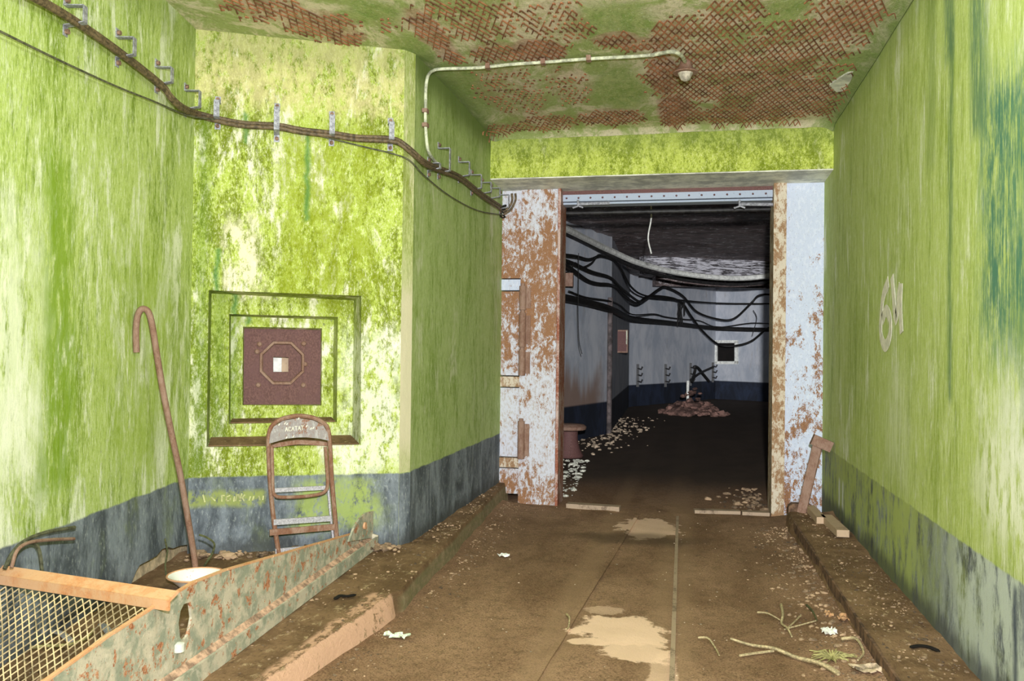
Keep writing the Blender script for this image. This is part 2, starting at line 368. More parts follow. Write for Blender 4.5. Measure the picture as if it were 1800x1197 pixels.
MAT['lath'] = flat_mat('rusty_lath_wire', (150, 100, 70), .85, .35, 9)
MAT['mesh_wire'] = flat_mat('tan_mesh_wire', (208, 186, 146), .75, .35, 9)
MAT['kerb_rust'] = flat_mat('brown_kerb_edge', (112, 86, 68), .9, .35, 14)
MAT['wood'] = rusty('weathered_board', (190, 164, 136), (132, 108, 90), (150, 124, 102), .5, .6, 12, .2, 41.)
MAT['grey_wood'] = rusty('dusty_board', (172, 150, 128), (128, 108, 90), (110, 92, 76), .5, .6, 14, .2, 43.)
MAT['grime'] = flat_mat('grimy_grey_brown', (98, 88, 86), .8, .35, 8)
MAT['white'] = flat_mat('white_paint', (236, 236, 228), .6, .12, 12)
MAT['enamel'] = rusty('chipped_enamel', (244, 244, 238), (170, 112, 60), (190, 140, 90), .58, .62, 16, .2, 47.)
MAT['twig'] = flat_mat('dry_twig', (186, 168, 132), .9, .25, 60)
MAT['green_stem'] = flat_mat('dark_green_stem', (84, 86, 56), .9, .25, 60)
MAT['paper'] = flat_mat('crumpled_paper', (214, 226, 200), .8, .25, 60)
MAT['leaf'] = flat_mat('dry_leaf', (188, 146, 108), .9, .25, 30)
MAT['stone'] = flat_mat('pale_stone', (184, 164, 140), .95, .35, 16)
MAT['gravel'] = flat_mat('brown_gravel', (148, 124, 100), .95, .5, 5)
MAT['rubble'] = flat_mat('pink_rubble', (128, 98, 88), .95, .4, 5)
MAT['hole'] = flat_mat('black_slot', (22, 18, 15), .9, .2, 8)
MAT['lamp_glass'] = flat_mat('dusty_glass', (186, 176, 160), .3, .25, 20)
MAT['letter'] = flat_mat('cream_paint', (226, 222, 206), .8, .08, 20)
MAT['pale_scratch'] = flat_mat('pale_scratch', (196, 196, 140), .85, .15, 20)
MAT['yellow_cord'] = flat_mat('yellow_cord', (166, 158, 104), .7, .2, 40)

# floor: trampled brown dirt with pale worn concrete showing through
def floor_material():
    t = T('brown_dirt_floor')
    a = t.noise(1.6, (1, .5, 1), 6, .65, .5); b = t.noise(16, (1, 1, 1), 6, .75, off=3); g = t.noise(110, (1, 1, 1), 3, .8, off=5)
    c = t.mix(t.step(a, .35, .65), (128, 97, 74), (162, 128, 102))
    c = t.mix(t.mul(t.step(b, .45, .68), .5), c, (94, 76, 54))
    c = t.mix(t.mul(t.step(g, .51, .62), .7), c, (70, 54, 38))
    c = t.mix(t.mul(t.step(g, .46, .34), .4), c, (186, 160, 124))
    # wheel-worn lighter bands along the passage
    m = t.mx(t.box((0, -.72, -.56), soft=.05, warp=.03), t.box((0, -.20, .02), soft=.06, warp=.03)); c = t.mix(t.mul(m, .45), c, (162, 132, 104))
    PC = (240, 204, 178)
    for (px, py, rx, ry, k, o) in ((1092, 1106, 85, 26, .95, 1.), (1030, 1126, 38, 7, .9, 2.), (1120, 1142, 60, 22, .85, 3.), (1140, 918, 52, 17, .8, 4.), (1062, 1070, 34, 8, .4, 5.), (1165, 1185, 25, 40, .5, 6.)):
        q = fl(px, py, 0); e = fl(px+rx, py, 0); f = fl(px, py-ry, 0)
        m = t.ell((0, 1), (q[0], q[1]), (abs(e[0]-q[0]), abs(f[1]-q[1])), .10, .85, 9, o); c = t.mix(t.mul(m, k), c, PC)
    m = t.ell((0, 1), (fl(1150, 940)[0]-.15, fl(1150, 940)[1]), (.45, .22), .5, .3, 5, 9.); c = t.mix(t.mul(m, .6), c, (66, 54, 40))
    # far chamber's floor darkened in its colour to imitate the light falling off
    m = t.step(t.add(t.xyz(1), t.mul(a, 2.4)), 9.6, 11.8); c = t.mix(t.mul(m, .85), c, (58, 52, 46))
    return t.done(c, .92, t.add(t.mul(b, .6), t.mul(g, .4)), .6, .012, spec=.2)
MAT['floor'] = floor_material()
def ledge_material():
    t = T('rubble_strewn_ledge')
    a = t.noise(3, (1, 1, 1), 6, .7, .5); g = t.noise(60, (1, .5, 1), 4, .8, off=5); b = t.noise(20, (1, .6, 1), 5, .75, off=9)
    c = t.mix(t.step(a, .38, .62), (108, 84, 60), (138, 110, 82))
    c = t.mix(t.mul(t.step(b, .56, .68), .7), c, (190, 166, 132))
    c = t.mix(t.mul(t.step(g, .52, .66), .5), c, (66, 50, 36))
    # pink broken concrete where the kerb face is chipped
    k = t.mul(t.box((0, -1.62, -1.30), (1, 1.0, 4.28), soft=.02, warp=.03, wsc=8), t.step(t.add(t.xyz(2), t.mul(t.sub(b, .5), .06)), .135, .125))
    k = t.mul(k, t.step(t.add(t.mul(a, .5), t.mul(b, .5)), .58, .53)); c = t.mix(k, c, (206, 164, 138))
    k = t.mul(t.box((0, -2.0, -1.35), (1, 4.35, 8.2), soft=.05), t.step(t.xyz(2), .115, .09)); c = t.mix(t.mul(k, .75), c, t.mix(t.step(b, .4, .6), (120, 116, 84), (146, 132, 104)))
    return t.done(c, .95, t.add(t.mul(b, .6), t.mul(g, .4)), .8, .015, spec=.2)
MAT['ledge'] = ledge_material()

# ceiling: mossy plaster, with patches where it has fallen off the metal lath
LATH = [ # picture ellipse of each patch on the ceiling: x, y, rx, ry, bare redness, lath density
 (470, 14, 62, 22, .55, .7), (560, 40, 70, 22, .6, .8), (608, 62, 34, 14, .75, .9), (420, 10, 40, 12, .3, .5), (690, 45, 30, 16, .1, .35),
 (757, 58, 28, 40, .75, .9), (790, 95, 22, 16, .7, .8), (840, 30, 90, 46, .15, .6), (880, 92, 55, 18, .5, .9), (945, 88, 52, 20, .85, 1.), (985, 40, 50, 40, .25, .45),
 (1080, 68, 40, 13, .7, .95), (1125, 78, 36, 12, .75, 1.), (1180, 60, 40, 22, .55, .95), (1165, 130, 26, 45, .75, .95), (1185, 195, 30, 30, .8, 1.),
 (1300, 130, 150, 62, .12, .95), (1390, 175, 100, 45, .15, 1.), (1260, 60, 90, 40, .12, .7), (1290, 20, 60, 30, .2, .7), (1450, 60, 70, 60, .15, .8), (1500, 30, 60, 40, .45, .85), (1290, 200, 110, 18, .3, 1.),
 (900, 165, 60, 45, .30, .3), (1000, 150, 40, 34, .30, .3), (1075, 205, 62, 14, .5, .9), (880, 225, 30, 10, .4, .6), (960, 215, 60, 14, .35, .5)]
SMOOTH = [(1075, 40, 75, 34), (1090, 158, 50, 40), (1385, 12, 45, 16), (660, 25, 50, 26), (830, 160, 40, 45), (720, 85, 40, 22), (620, 30, 50, 14)]
ZC = 3.34
def to_ceiling(e):
    q = fl(e[0], e[1], ZC); a = fl(e[0]+e[2], e[1], ZC); b = fl(e[0], e[1]-e[3], ZC); c = fl(e[0], e[1]+e[3], ZC)
    return q[0], q[1], abs(a[0]-q[0]), abs(b[1]-c[1])/2
def ceiling_material():
    t = T('mossy_ceiling_plaster')
    a = t.noise(3.2, (1, .6, 1), 7, .75, .8); b = t.noise(14, (1, .5, 1), 6, .75, off=3); g = t.noise(60, (1, .5, 1), 4, .8, off=7)
    c = t.mix(t.step(a, .44, .57), (160, 172, 108), (218, 206, 178))
    c = t.mix(t.mul(t.step(b, .50, .64), .6), c, (148, 158, 92))
    m = None
    for i, e in enumerate(SMOOTH):
        x, y, rx, ry = to_ceiling(e); k = t.ell((0, 1), (x, y), (rx, ry), .35, .35, 4, i*1.3); m = k if m is None else t.mx(m, k)
    c = t.mix(t.mul(m, .9), c, t.mix(t.step(b, .35, .65), (126, 150, 74), (166, 174, 112)))
    m = None
    for i, e in enumerate(LATH):
        x, y, rx, ry = to_ceiling(e); k = t.mul(t.ell((0, 1), (x, y), (rx, ry), .14, .45, 6, i*.7), e[4]); m = k if m is None else t.mx(m, k)
    c = t.mix(m, c, t.mix(t.step(b, .4, .6), (200, 164, 148), (160, 128, 106)))
    c = t.mix(t.mul(t.step(g, .52, .66), .35), c, (112, 104, 68))
    c = t.mix(t.mul(t.step(g, .42, .32), .5), c, (226, 222, 204))
    # dark moss where the ceiling meets each side wall
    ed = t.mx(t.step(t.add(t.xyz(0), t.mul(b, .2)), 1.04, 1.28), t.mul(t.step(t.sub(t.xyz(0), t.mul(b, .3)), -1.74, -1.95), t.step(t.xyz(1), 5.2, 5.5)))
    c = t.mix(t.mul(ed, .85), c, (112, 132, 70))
    return t.done(c, .8, t.add(t.mul(b, .6), t.mul(g, .5)), .7, .02, spec=.3)
MAT['ceiling'] = ceiling_material()
def inner_wall_material():
    t = T('pale_chamber_wall')
    a = t.noise(2, (1, 1, .5), 6, .7, .5); b = t.noise(10, (1, 1, .15), 5, .7, off=4)
    c = t.mix(t.step(a, .35, .65), (164, 170, 180), (196, 198, 203))
    c = t.mix(t.mul(t.step(b, .58, .72), .5), c, (150, 134, 116))
    st = t.mul(t.step(t.add(t.xyz(2), t.mul(t.noise(1.2, (1, 1, .1), 5, .7, off=9), 1.5)), 1.95, 1.45), t.box((1, 12.9, 15.0), soft=.35, warp=.2)); c = t.mix(t.mul(st, .85), c, (138, 108, 88))
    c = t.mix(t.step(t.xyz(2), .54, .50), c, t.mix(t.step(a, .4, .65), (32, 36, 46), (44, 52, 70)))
    return t.done(c, .7, b, .2, .01)
MAT['inner_wall'] = inner_wall_material()
def inner_ceiling_material():
    t = T('black_wet_ceiling')
    a = t.noise(9, (.35, .8, 1), 6, .75, .4); b = t.noise(16, (.35, .5, 1), 6, .85, off=4)
    c = t.mix(t.step(a, .35, .65), (66, 57, 55), (140, 122, 118))
    c = t.mix(t.mul(t.step(b, .565, .61), .95), c, (236, 230, 232))
    return t.done(c, .45, t.add(a, b), .9, .04, spec=.4)
MAT['inner_ceiling'] = inner_ceiling_material()
def white_streak():
    t = T('wet_reflection_streaks'); b = t.noise(30, (.05, .3, 1.3), 5, .75)  # pale bands are wet reflections put into the colour
    return t.done(t.mix(t.step(b, .42, .56), (52, 47, 48), (206, 204, 210)), .4, b, .6, .02)
MAT['streak'] = white_streak()

# ================================================================== STRUCTURE
ZF, ZL, ZR = -.055, .13, .10
P1 = (-2.99, 4.77); Q1 = (-1.835, 5.321); Q2 = (-1.79, 5.41)
NEAR0 = (P1[0]+.356*(P1[1]+1.6)/1.858, -1.6)
YE, YD = 7.59, 8.07                                   # lintel face, steel door frame face
w_near = Plane(NEAR0, P1); w_emb = Plane(P1, Q1); w_pas = Plane(Q2, (-1.79, 8.3)); w_rgt = Plane((1.15, 8.3), (1.15, -1.6))

def floor_z(x, y):
    z = ZF+max(0, 8-y)*.014*(1 if y > 0 else 0) if y < 8 else ZF
    e = max(0, (x-.35)/.5)**2*.05+max(0, (-1.1-x)/.5)**2*.04 if y < 7.9 else 0
    n = mnoise.noise((x*1.6, y*1.1, 3))*.012+mnoise.noise((x*6, y*5, 7))*.006
    for xc in (-.64, -.09): n += -.012*math.exp(-((x-xc)/.05)**2) if y < 7.9 else 0
    return z+min(e, .08)+n
def grid(xs, ys, fz, thick=None):
    mb = MB(); nx = len(xs)
    mb.v = [(x, y, fz(x, y)) for y in ys for x in xs]
    mb.f = [(j*nx+i, j*nx+i+1, (j+1)*nx+i+1, (j+1)*nx+i) for j in range(len(ys)-1) for i in range(nx-1)]
    return mb
ys = list(np.arange(-1.6, 2.4, .2))+list(np.arange(2.4, 8.4, .045))+list(np.arange(8.4, 29.5, .25))
xs = list(np.arange(-6.4, -2.0, .4))+list(np.arange(-2.0, 1.3, .045))+list(np.arange(1.3, 6.2, .4))
tag(grid(xs, ys, floor_z).build('floor', MAT['floor'], smooth=True), kind='structure')

# raised side ledges with kerb faces (grids that follow the kerb line)
def ledge(name, inner, outer, y0, y1, zt, batter):
    mb = MB(); Y = np.arange(y0, y1+.001, .06); rows = []
    for y in Y:
        a, b = inner(y), outer(y); jit = mnoise.noise((y*3, a, 1))*.012
        row = [(a+jit+batter(y)*(1 if b < a else -1), y, -.12), (a+jit+batter(y)*.35*(1 if b < a else -1), y, zt-.03), (a+jit, y, zt)]
        for k in range(1, 17):
            x = a+(b-a)*k/16; row.append((x, y, zt+mnoise.noise((x*7, y*7, 2))*.010+mnoise.noise((x*22, y*22, 5))*.006+(.05 if y > 4.75 else .004)*max(0, (k-12)/4)**2*abs(mnoise.noise((y*2.2, 0, 4)))))
        rows.append(row)
    n = len(rows[0]); mb.v = [p for r in rows for p in r]
    mb.f = [(j*n+i, j*n+i+1, (j+1)*n+i+1, (j+1)*n+i) for j in range(len(rows)-1) for i in range(n-1)]
    e0 = [0, n-1, n-2]; mb.f += [tuple(range(n)), tuple((len(rows)-1)*n+i for i in range(n))]
    o = mb.build(name, MAT['ledge'], smooth=True); tag(o, kind='structure'); return o
def left_kerb(y): return np.interp(y, [-1.6, 3.05, 4.22, 4.34, 4.36, 8.0], [-1.70, -1.586, -1.52, -1.515, -1.488, -1.735])
def left_back(y): return np.interp(y, [-1.6, 4.77, 5.45, 5.455, 8.3], [-1.75, -3.05, -3.0, -1.83, -1.83]) if y > 4.3 else P1[0]+.356*(4.77-y)/1.858-.05
ledge('floor_ledge_left', left_kerb, left_back, 0.4, 8.22, ZL, lambda y: .075 if y < 4.3 else .03)
ledge('floor_ledge_right', lambda y: np.interp(y, [0, 4, 7.5], [.90, .83, .80]), lambda y: 1.17, 0.4, 7.5, ZR, lambda y: .04)

# walls
def wall_slab(name, pl, m, z0, z1, u0=0, u1=None, t=.25, kind='structure', parent=None):
    u1 = pl.len if u1 is None else u1
    o = MB().prism([pl.P(u0, z0), pl.P(u1, z0), pl.P(u1, z1), pl.P(u0, z1)], -pl.n*t).build(name, MAT[m], parent)
    return tag(o, kind=kind)
# near side wall: rendered skin with the broken hole at its foot, bare beige concrete behind
hole = [(228, 1034), (234, 1018), (240, 1003), (246, 993), (262, 985), (276, 977), (284, 966), (296, 961), (304, 964), (318, 959), (330, 957)]
hp = [w_near.uz(*p) for p in hole]; L = w_near.len
hp[-1] = (L, hp[-1][1])
poly = [(0, -.1), (hp[0][0]-.02, -.1)]+hp+[(L, ZC+.05), (0, ZC+.05)]
wl = MB().prism([w_near.P(u, z) for u, z in poly], -w_near.n*.06).build('wall_left', MAT['wall_near']); tag(wl, kind='structure')
MB().prism([w_near.P(0, -.1, -.061), w_near.P(L+.3, -.1, -.061), w_near.P(L+.3, ZC+.1, -.061), w_near.P(0, ZC+.1, -.061)], -w_near.n*.2).build('bare_masonry', MAT['beige'], wl)

# embrasure wall with its stepped square recess
def rect(pts, off): return [w_emb.uz(*p, off) for p in pts]
F0 = rect([(367, 510), (635, 520), (634, 782), (363, 786)], 0); B0 = rect([(372, 516), (622, 528), (619, 767), (368, 771)], -.20)
F1 = rect([(403, 552), (594, 557), (592, 742), (402, 745)], -.20); B1 = rect([(406, 556), (587, 562), (585, 735), (405, 738)], -.36)
F2 = rect([(427, 574), (566, 577), (565, 713), (426, 712)], -.36); B2 = rect([(429, 577), (564, 580), (563, 711), (428, 711)], -.42)
E = MB()
def ring(a, oa, b, ob):
    va = [w_emb.P(u, z, oa) for u, z in a]; vb = [w_emb.P(u, z, ob) for u, z in b]
    E.add(va+vb, [(i, (i+1) % 4, (i+1) % 4+4, i+4) for i in range(4)])
Lw = w_emb.len
ring([(0, ZC+.05), (Lw, ZC+.05), (Lw, -.1), (0, -.1)], 0, F0, 0); ring(F0, 0, B0, -.20); ring(B0, -.20, F1, -.20); ring(F1, -.20, B1, -.36); ring(B1, -.36, F2, -.36); ring(F2, -.36, B2, -.42)
wa = E.build('wall_embrasure', MAT['wall_embrasure']); tag(wa, kind='structure')
# dirt lying on the sloping sills of the recess
s = MB().prism([w_emb.P(F0[3][0]+.01, F0[3][1]+.004, .0), w_emb.P(F0[2][0]-.01, F0[2][1]+.004, 0), w_emb.P(B0[2][0]-.01, B0[2][1]+.004, -.195), w_emb.P(B0[3][0]+.01, B0[3][1]+.004, -.195)], (0, 0, .006)); s.build('sill_dirt', MAT['ledge'], wa)
s = MB().prism([w_emb.P(F1[3][0]+.01, F1[3][1]+.003, -.20), w_emb.P(F1[2][0]-.01, F1[2][1]+.003, -.20), w_emb.P(B1[2][0]-.01, B1[2][1]+.003, -.355), w_emb.P(B1[3][0]+.01, B1[3][1]+.003, -.355)], (0, 0, .006)); s.build('sill_dirt', MAT['ledge'], wa)
# scratched marks on the dado
sc = MB()
def strokes(mb, pl, off, pts, w): mb.ribbon([pl.at(x, y, off) for x, y in pts], w, pl.n, .003)
for g in ([(357, 870), (360, 882)], [(372, 874), (378, 880)], [(390, 872), (390, 881)], [(390, 871), (394, 871)], [(404, 871), (398, 874), (398, 880), (404, 880), (405, 876)], [(412, 873), (411, 881)], [(417, 869), (414, 880)], [(419, 869), (423, 880)], [(425, 868), (421, 880)], [(430, 870), (426, 875), (429, 880)], [(440, 873), (438, 879)], [(446, 873), (444, 879)], [(455, 872), (457, 878)], [(463, 872), (462, 878)]):
    strokes(sc, w_emb, .002, g, .008)
sc.build('scratched_marks', MAT['pale_scratch'], wa)
# pale worn corner between the embrasure wall and the passage wall
tag(MB().prism([(Q1[0], Q1[1], -.1), (Q2[0], Q2[1], -.1), (Q2[0]-.3, Q2[1]+.2, -.1)], (0, 0, ZC+.15)).build('trim_1', MAT['chamfer']), kind='structure')
ch = Plane(Q1, Q2)
tag(MB().prism([ch.P(0, -.1, .002), ch.P(ch.len, -.1, .002), ch.P(ch.len, .6, .002), ch.P(0, .6, .002)], ch.n*.001).build('baseboard_corner', MAT['wall_passage']), kind='structure')
wall_slab('wall_passage', w_pas, 'wall_passage', -.1, ZC+.05)
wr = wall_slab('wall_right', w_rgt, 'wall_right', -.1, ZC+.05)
# painted 64
for g_ in ([[(1562, 495), (1553, 520), (1549, 556), (1549, 590), (1556, 608), (1564, 592), (1565, 562), (1558, 546), (1551, 562)]], [[(1568, 486), (1571, 520), (1575, 560), (1580, 520), (1583, 502)], [(1584, 498), (1583, 540), (1585, 585)]]):
    n6 = MB()
    for q_, g in enumerate(g_): n6.strip(smooth_path([w_rgt.at(x, y, .003+.0015*q_) for x, y in g], 4), .075, w_rgt.n, .002)
    n6.build('painted_digit', MAT['letter'], wr)

# lintel: face, wet soffit
lb = MB().prism([(-1.79, YE, 2.95), (1.15, YE, 2.95), (1.15, YE, ZC+.05), (-1.79, YE, ZC+.05)], (0, .9, 0)).build('wall_end', MAT['lintel']); tag(lb, kind='structure')
MB().prism([(-1.789, YE+.002, 2.94), (1.149, YE+.002, 2.94), (1.149, YD+.3, 2.925), (-1.789, YD+.3, 2.925)], (0, 0, .009)).build('soffit', MAT['soffit'], lb)

# ceiling and its coves
cx = list(np.arange(-3.3, 1.31, .06)); cyy = list(np.arange(-1.6, 7.66, .06))
def ceil_z(x, y):
    z = ZC+mnoise.noise((x*1.3, y*1.1, 9))*.012+mnoise.noise((x*6, y*4, 5))*.005
    r = .13
    for d in (1.15-x, (x+1.79) if y > 5.4 else 9, YE-y):
        if 0 <= d < r: z -= (r-math.sqrt(max(0, r*r-(r-d)**2)))*.55
    return z
cl = grid(cx, cyy, ceil_z).build('ceiling', MAT['ceiling'], smooth=True); tag(cl, kind='structure')
# rusty expanded-metal lath in the bare patches
ell = [(*to_ceiling(e), e[5]) for e in LATH]
def lath_k(x, y):
    k = 0
    n = mnoise.noise((x*5, y*4, 1))*.45+mnoise.noise((x*16, y*9, 2))*.45
    for (a, b, rx, ry, d) in ell:
        q = math.hypot((x-a)/rx, (y-b)/ry)+n
        if q < 1.05: k = max(k, d*(1 if q < .8 else .6))
    return k
lm = MB(); dx, dy = .044, .12
for i in range(-70, 27):
    for j in range(30, 64):
        for half in (0, 1):
            x = i*dx+half*dx/2; y = j*dy+half*dy/2
            if not (-3.0 < x < 1.1 and 3.9 < y < 7.52): continue
            k = lath_k(x, y)
            if k <= 0: continue
            for sx in (-1, 1):
                cov = k+mnoise.noise((x*9+sx*3, y*6, 4))*.55+mnoise.noise((x*24, y*15, 6))*.35
                if cov < .28: continue
                e = 1 if cov > .52 else .35
                a = (x, y, ceil_z(x, y)-.004); b = (x+sx*dx/2*e, y+dy/2*e, ceil_z(x+sx*dx/2*e, y+dy/2*e)-.004)
                lm.bar(a, b, .0056 if e == 1 else .009, .006)
o = lm.build('metal_lath', MAT['lath'], cl); tag(o, 'rusty diamond metal lath showing where plaster has fallen', kind='stuff')
pp = [fl(*p, ZC-.012) for p in ((1458, 150), (1490, 128), (1512, 122), (1516, 140), (1500, 158), (1470, 162))]
MB().prism(pp, (0, 0, .02)).build('grey_plaster_patch', MAT['soffit'], cl)

# steel door frame
df = empty('door_1', (-.25, YD, ZF)); tag(df, kind='structure')
post = MB().prism([atY(915, 500, YD)*[1, 1, 0]+[0, 0, -.09], atY(979, 500, YD)*[1, 1, 0]+[0, 0, -.09], atY(979, 500, YD)*[1, 1, 0]+[0, 0, 2.93], atY(915, 500, YD)*[1, 1, 0]+[0, 0, 2.93]], (0, .34, 0)).build('frame_post', MAT['jamb_paint'], df)
xl = float(atY(979, 600, YD)[0]); xr = float(atY(1358, 600, YD)[0]); xr2 = 1.15; xh = float(atY(915, 600, YD)[0])
MB().box((xl+.012, YD+.16, 1.42), (.026, .36, 3.02)).build('edge_strip', MAT['jamb_orange'], df)
MB().box(((xr+xr2)/2+.03, YD+.2, 1.42), (xr2-xr-.06, .36, 3.02)).build('frame_post', MAT['jamb_blue'], df)
MB().box((xr+.055, YD+.17, 1.42), (.11, .37, 3.02)).build('edge_strip', MAT['jamb_edge'], df)
# narrow panels beside the hinges
def zat(y, x=897): return float(atY(x, y, YD+.03)[2])
for (ya, yb, o, mm) in ((335, 489, .0, 'jamb_paint'), (491, 510, .004, 'jamb_blue'), (512, 660, .014, 'jamb_paint'), (662, 680, .0, 'jamb_edge'), (682, 803, .012, 'jamb_paint'), (805, 822, .004, 'jamb_edge'), (824, 868, .008, 'jamb_paint')):
    MB().box(((-1.79+xh)/2, YD+.09+o, (zat(ya)+zat(yb))/2), (xh+1.79, .1, zat(ya)-zat(yb))).build('side_panel', MAT[mm], df)
for (ya, yb) in ((503, 545), (550, 610), (615, 660), (740, 806)):
    za, zb = float(atY(920, ya, YD)[2]), float(atY(920, yb, YD)[2])
    h = MB().cyl((xh+.02, YD-.02, zb), (xh+.02, YD-.02, za), .034, 12).box((xh+.06, YD-.004, (za+zb)/2), (.07, .02, (za-zb)*.85)).build('hinge', MAT['rust_brown'], df, smooth=True)
    MB().cyl((xh+.02, YD-.02, za), (xh+.02, YD-.02, za+.025), .022, 10).build('hinge_pin', MAT['rust_brown'], h, smooth=True)
# head beam with rivets, lower rail and black pipe, two small catches
zy = lambda y: float(atY(1170, y, YD+.1)[2])
z0, z1 = zy(350), zy(338)
MB().box(((xl+xr)/2, YD+.2, (z1+2.94)/2), (xr-xl, .16, 2.94-z1)).build('top_plate', MAT['plate'], df)
hb = MB().box(((xl+xr)/2, YD+.2, (z0+z1)/2), (xr-xl, .18, z1-z0)).build('head_beam', MAT['head_paint'], df)
for i in range(17):
    x = xl+.06+i*(xr-xl-.12)/16
    MB().cyl((x, YD+.11, (z0+z1)/2), (x, YD+.098, (z0+z1)/2), .010, 8, .006).build('rivet', MAT['plate'], hb, smooth=True)
MB().box(((xl+xr)/2, YD+.22, z0-.016), (xr-xl, .16, .018)).build('lower_rail', MAT['head_paint'], df)
MB().cyl((xl+.02, YD+.34, z0-.075), (xr, YD+.34, z0-.075), .022, 12).build('pipe', MAT['black_metal'], df, smooth=True)
for x, d in ((1016, .35), (1300, .35)):
    q = atY(x, 355, YD+.05); mb = MB(); mb.tube([q+[0, 0, .02], q+[-.0, 0, -.04], q+[-.05, 0, -.055]], .010, 8); mb.tube([q+[.0, 0, -.035], q+[.05, 0, -.055]], .009, 8)
    c = mb.build('catch', MAT['galv'], df, smooth=True); mb = MB(); mb.tube([q+[0, .0, -.02], q+[.30, .03, -.012 if x < 1200 else -.025]], .016, 8); mb.build('catch_arm', MAT['galv'], c, smooth=True)
# threshold boards
th = MB().bar(fl(997, 888, ZF+.02), fl(1090, 894, ZF+.02), .10, .045).build('threshold_board', MAT['grey_wood']); tag(th, 'pale dusty board lying across the door threshold', 'board')
th = MB().bar(fl(1220, 898, ZF+.015), fl(1300, 900, ZF+.015), .09, .03).build('threshold_board', MAT['grey_wood']); tag(th, 'thin brown board in the threshold, beyond the rail slot', 'board')
th = MB().bar(fl(1304, 901, ZF+.015), fl(1352, 903, ZF+.015), .09, .03).build('threshold_board', MAT['grey_wood']); tag(th, 'short board in the threshold beside the blue steel post', 'board')

# chamber beyond the door
A = [dep(985, 615, 13.4)[:2], dep(1074, 615, 15.4)[:2], dep(1106, 615, 22.8)[:2], dep(1258, 615, 27.4)[:2], dep(1358, 615, 25.9)[:2]]
A0 = A[0]-(A[1]-A[0])*2.1; A5 = A[4]+(A[4]-A[3])*1.6
pts = [A0, A[1], A[2], A[3], A5]; ip = []
for i in range(4):
    pl = Plane(pts[i], pts[i+1]); ip.append(pl); wall_slab('wall_chamber_%s' % ('a', 'b', 'c', 'd')[i] if False else ('wall_chamber_side', 'wall_chamber_return', 'wall_chamber_back', 'wall_chamber_end')[i], pl, 'inner_wall', -.1, 3.46, t=.2)
tag(MB().box((4.3, 18, 1.7), (.2, 21, 3.7)).build('wall_chamber_right', MAT['inner_wall']), kind='structure')
tag(MB().box((-3.7, 8.5, 1.7), (3.6, .3, 3.7)).build('wall_chamber_front', MAT['inner_wall']), kind='structure')
tag(MB().box((2.8, 8.4, 1.7), (3.3, .3, 3.7)).build('wall_chamber_front', MAT['inner_wall']), kind='structure')
tag(grid(list(np.arange(-6.4, 6.3, .25)), list(np.arange(8.45, 29.5, .25)), lambda x, y: 3.44+mnoise.noise((x*1.5, y*2, 3))*.03+.012*math.sin(y*14)).build('ceiling_chamber', MAT['inner_ceiling'], smooth=True), kind='structure')
# drop beam with wet reflections painted on and a darker one behind it
a, b = dep(1128, 462, 18.5), dep(1420, 462, 19.5)
tag(MB().bar((a[0], a[1], 3.27), (b[0], b[1], 3.27), .25, .42).build('ceiling_beam', MAT['streak']), kind='structure')
a, b = dep(1150, 480, 23), dep(1400, 480, 23.5)
tag(MB().bar((a[0], a[1], 3.32), (b[0], b[1], 3.32), .3, .34).build('ceiling_beam', MAT['inner_ceiling']), kind='structure')
# small square window in the end wall
wn = empty('window_1', ip[3].at(1277, 620)); tag(wn, kind='structure')
def quad_on(pl, x0, y0, x1, y1, off, th, name, m, parent, base=None):
    return MB().prism([pl.at(x0, y0, off), pl.at(x1, y0, off), pl.at(x1, y1, off), pl.at(x0, y1, off)], pl.n*th).build(name, MAT[m], parent, base)
for r in ((1256, 600, 1262, 639), (1293, 600, 1298, 639), (1256, 598, 1298, 603), (1256, 635, 1298, 640)): quad_on(ip[3], *r, .0, .06, 'window_frame', 'white', wn)
quad_on(ip[3], 1261, 602, 1294, 636, .002, .01, 'window_pane', 'hole', wn)

# ================================================================== THINGS
# rusty square plate in the recess
o = empty('embrasure_plate', w_emb.at(496, 712, -.42), 'dark rusted steel plate with octagon ring and square peephole in the stepped recess', 'plate')
zb = -.418
sq = [w_emb.uz(*p, zb) for p in ((480, 627), (507, 628), (507, 654), (480, 654))]
mb = MB(); va = [w_emb.P(u, z, zb) for u, z in B2]; vb = [w_emb.P(u, z, zb) for u, z in sq]; vc = [w_emb.P(u, z, zb-.06) for u, z in sq]
mb.add(va+vb+vc, [(i, (i+1) % 4, (i+1) % 4+4, i+4) for i in range(4)]+[(i+4, (i+1) % 4+4, (i+1) % 4+8, i+8) for i in range(4)])
fpl = mb.build('face_plate', MAT['plate'], o)
oc = w_emb.uz(496, 638, zb); rr = .155
mb = MB(); v1 = []
for (r, of) in ((rr*1.02, zb), (rr, zb+.022), (rr*.90, zb+.022), (rr*.86, zb+.004)):
    v1.append([w_emb.P(oc[0]+r*math.cos(rd(22.5+45*k)), oc[1]+r*math.sin(rd(22.5+45*k)), of) for k in range(8)])
mb.add(sum(v1, []), [(a*8+k, a*8+(k+1) % 8, (a+1)*8+(k+1) % 8, (a+1)*8+k) for a in range(3) for k in range(8)])
mb.build('octagon_ring', MAT['rust_brown'], fpl)
for p in ((456, 605), (534, 604), (454, 677), (533, 677), (452, 618), (536, 640)):
    q = w_emb.at(*p, zb); MB().cyl(q, q+w_emb.n*.010, .018, 10, .012).build('bolt', MAT['rust_brown'], fpl, smooth=True)
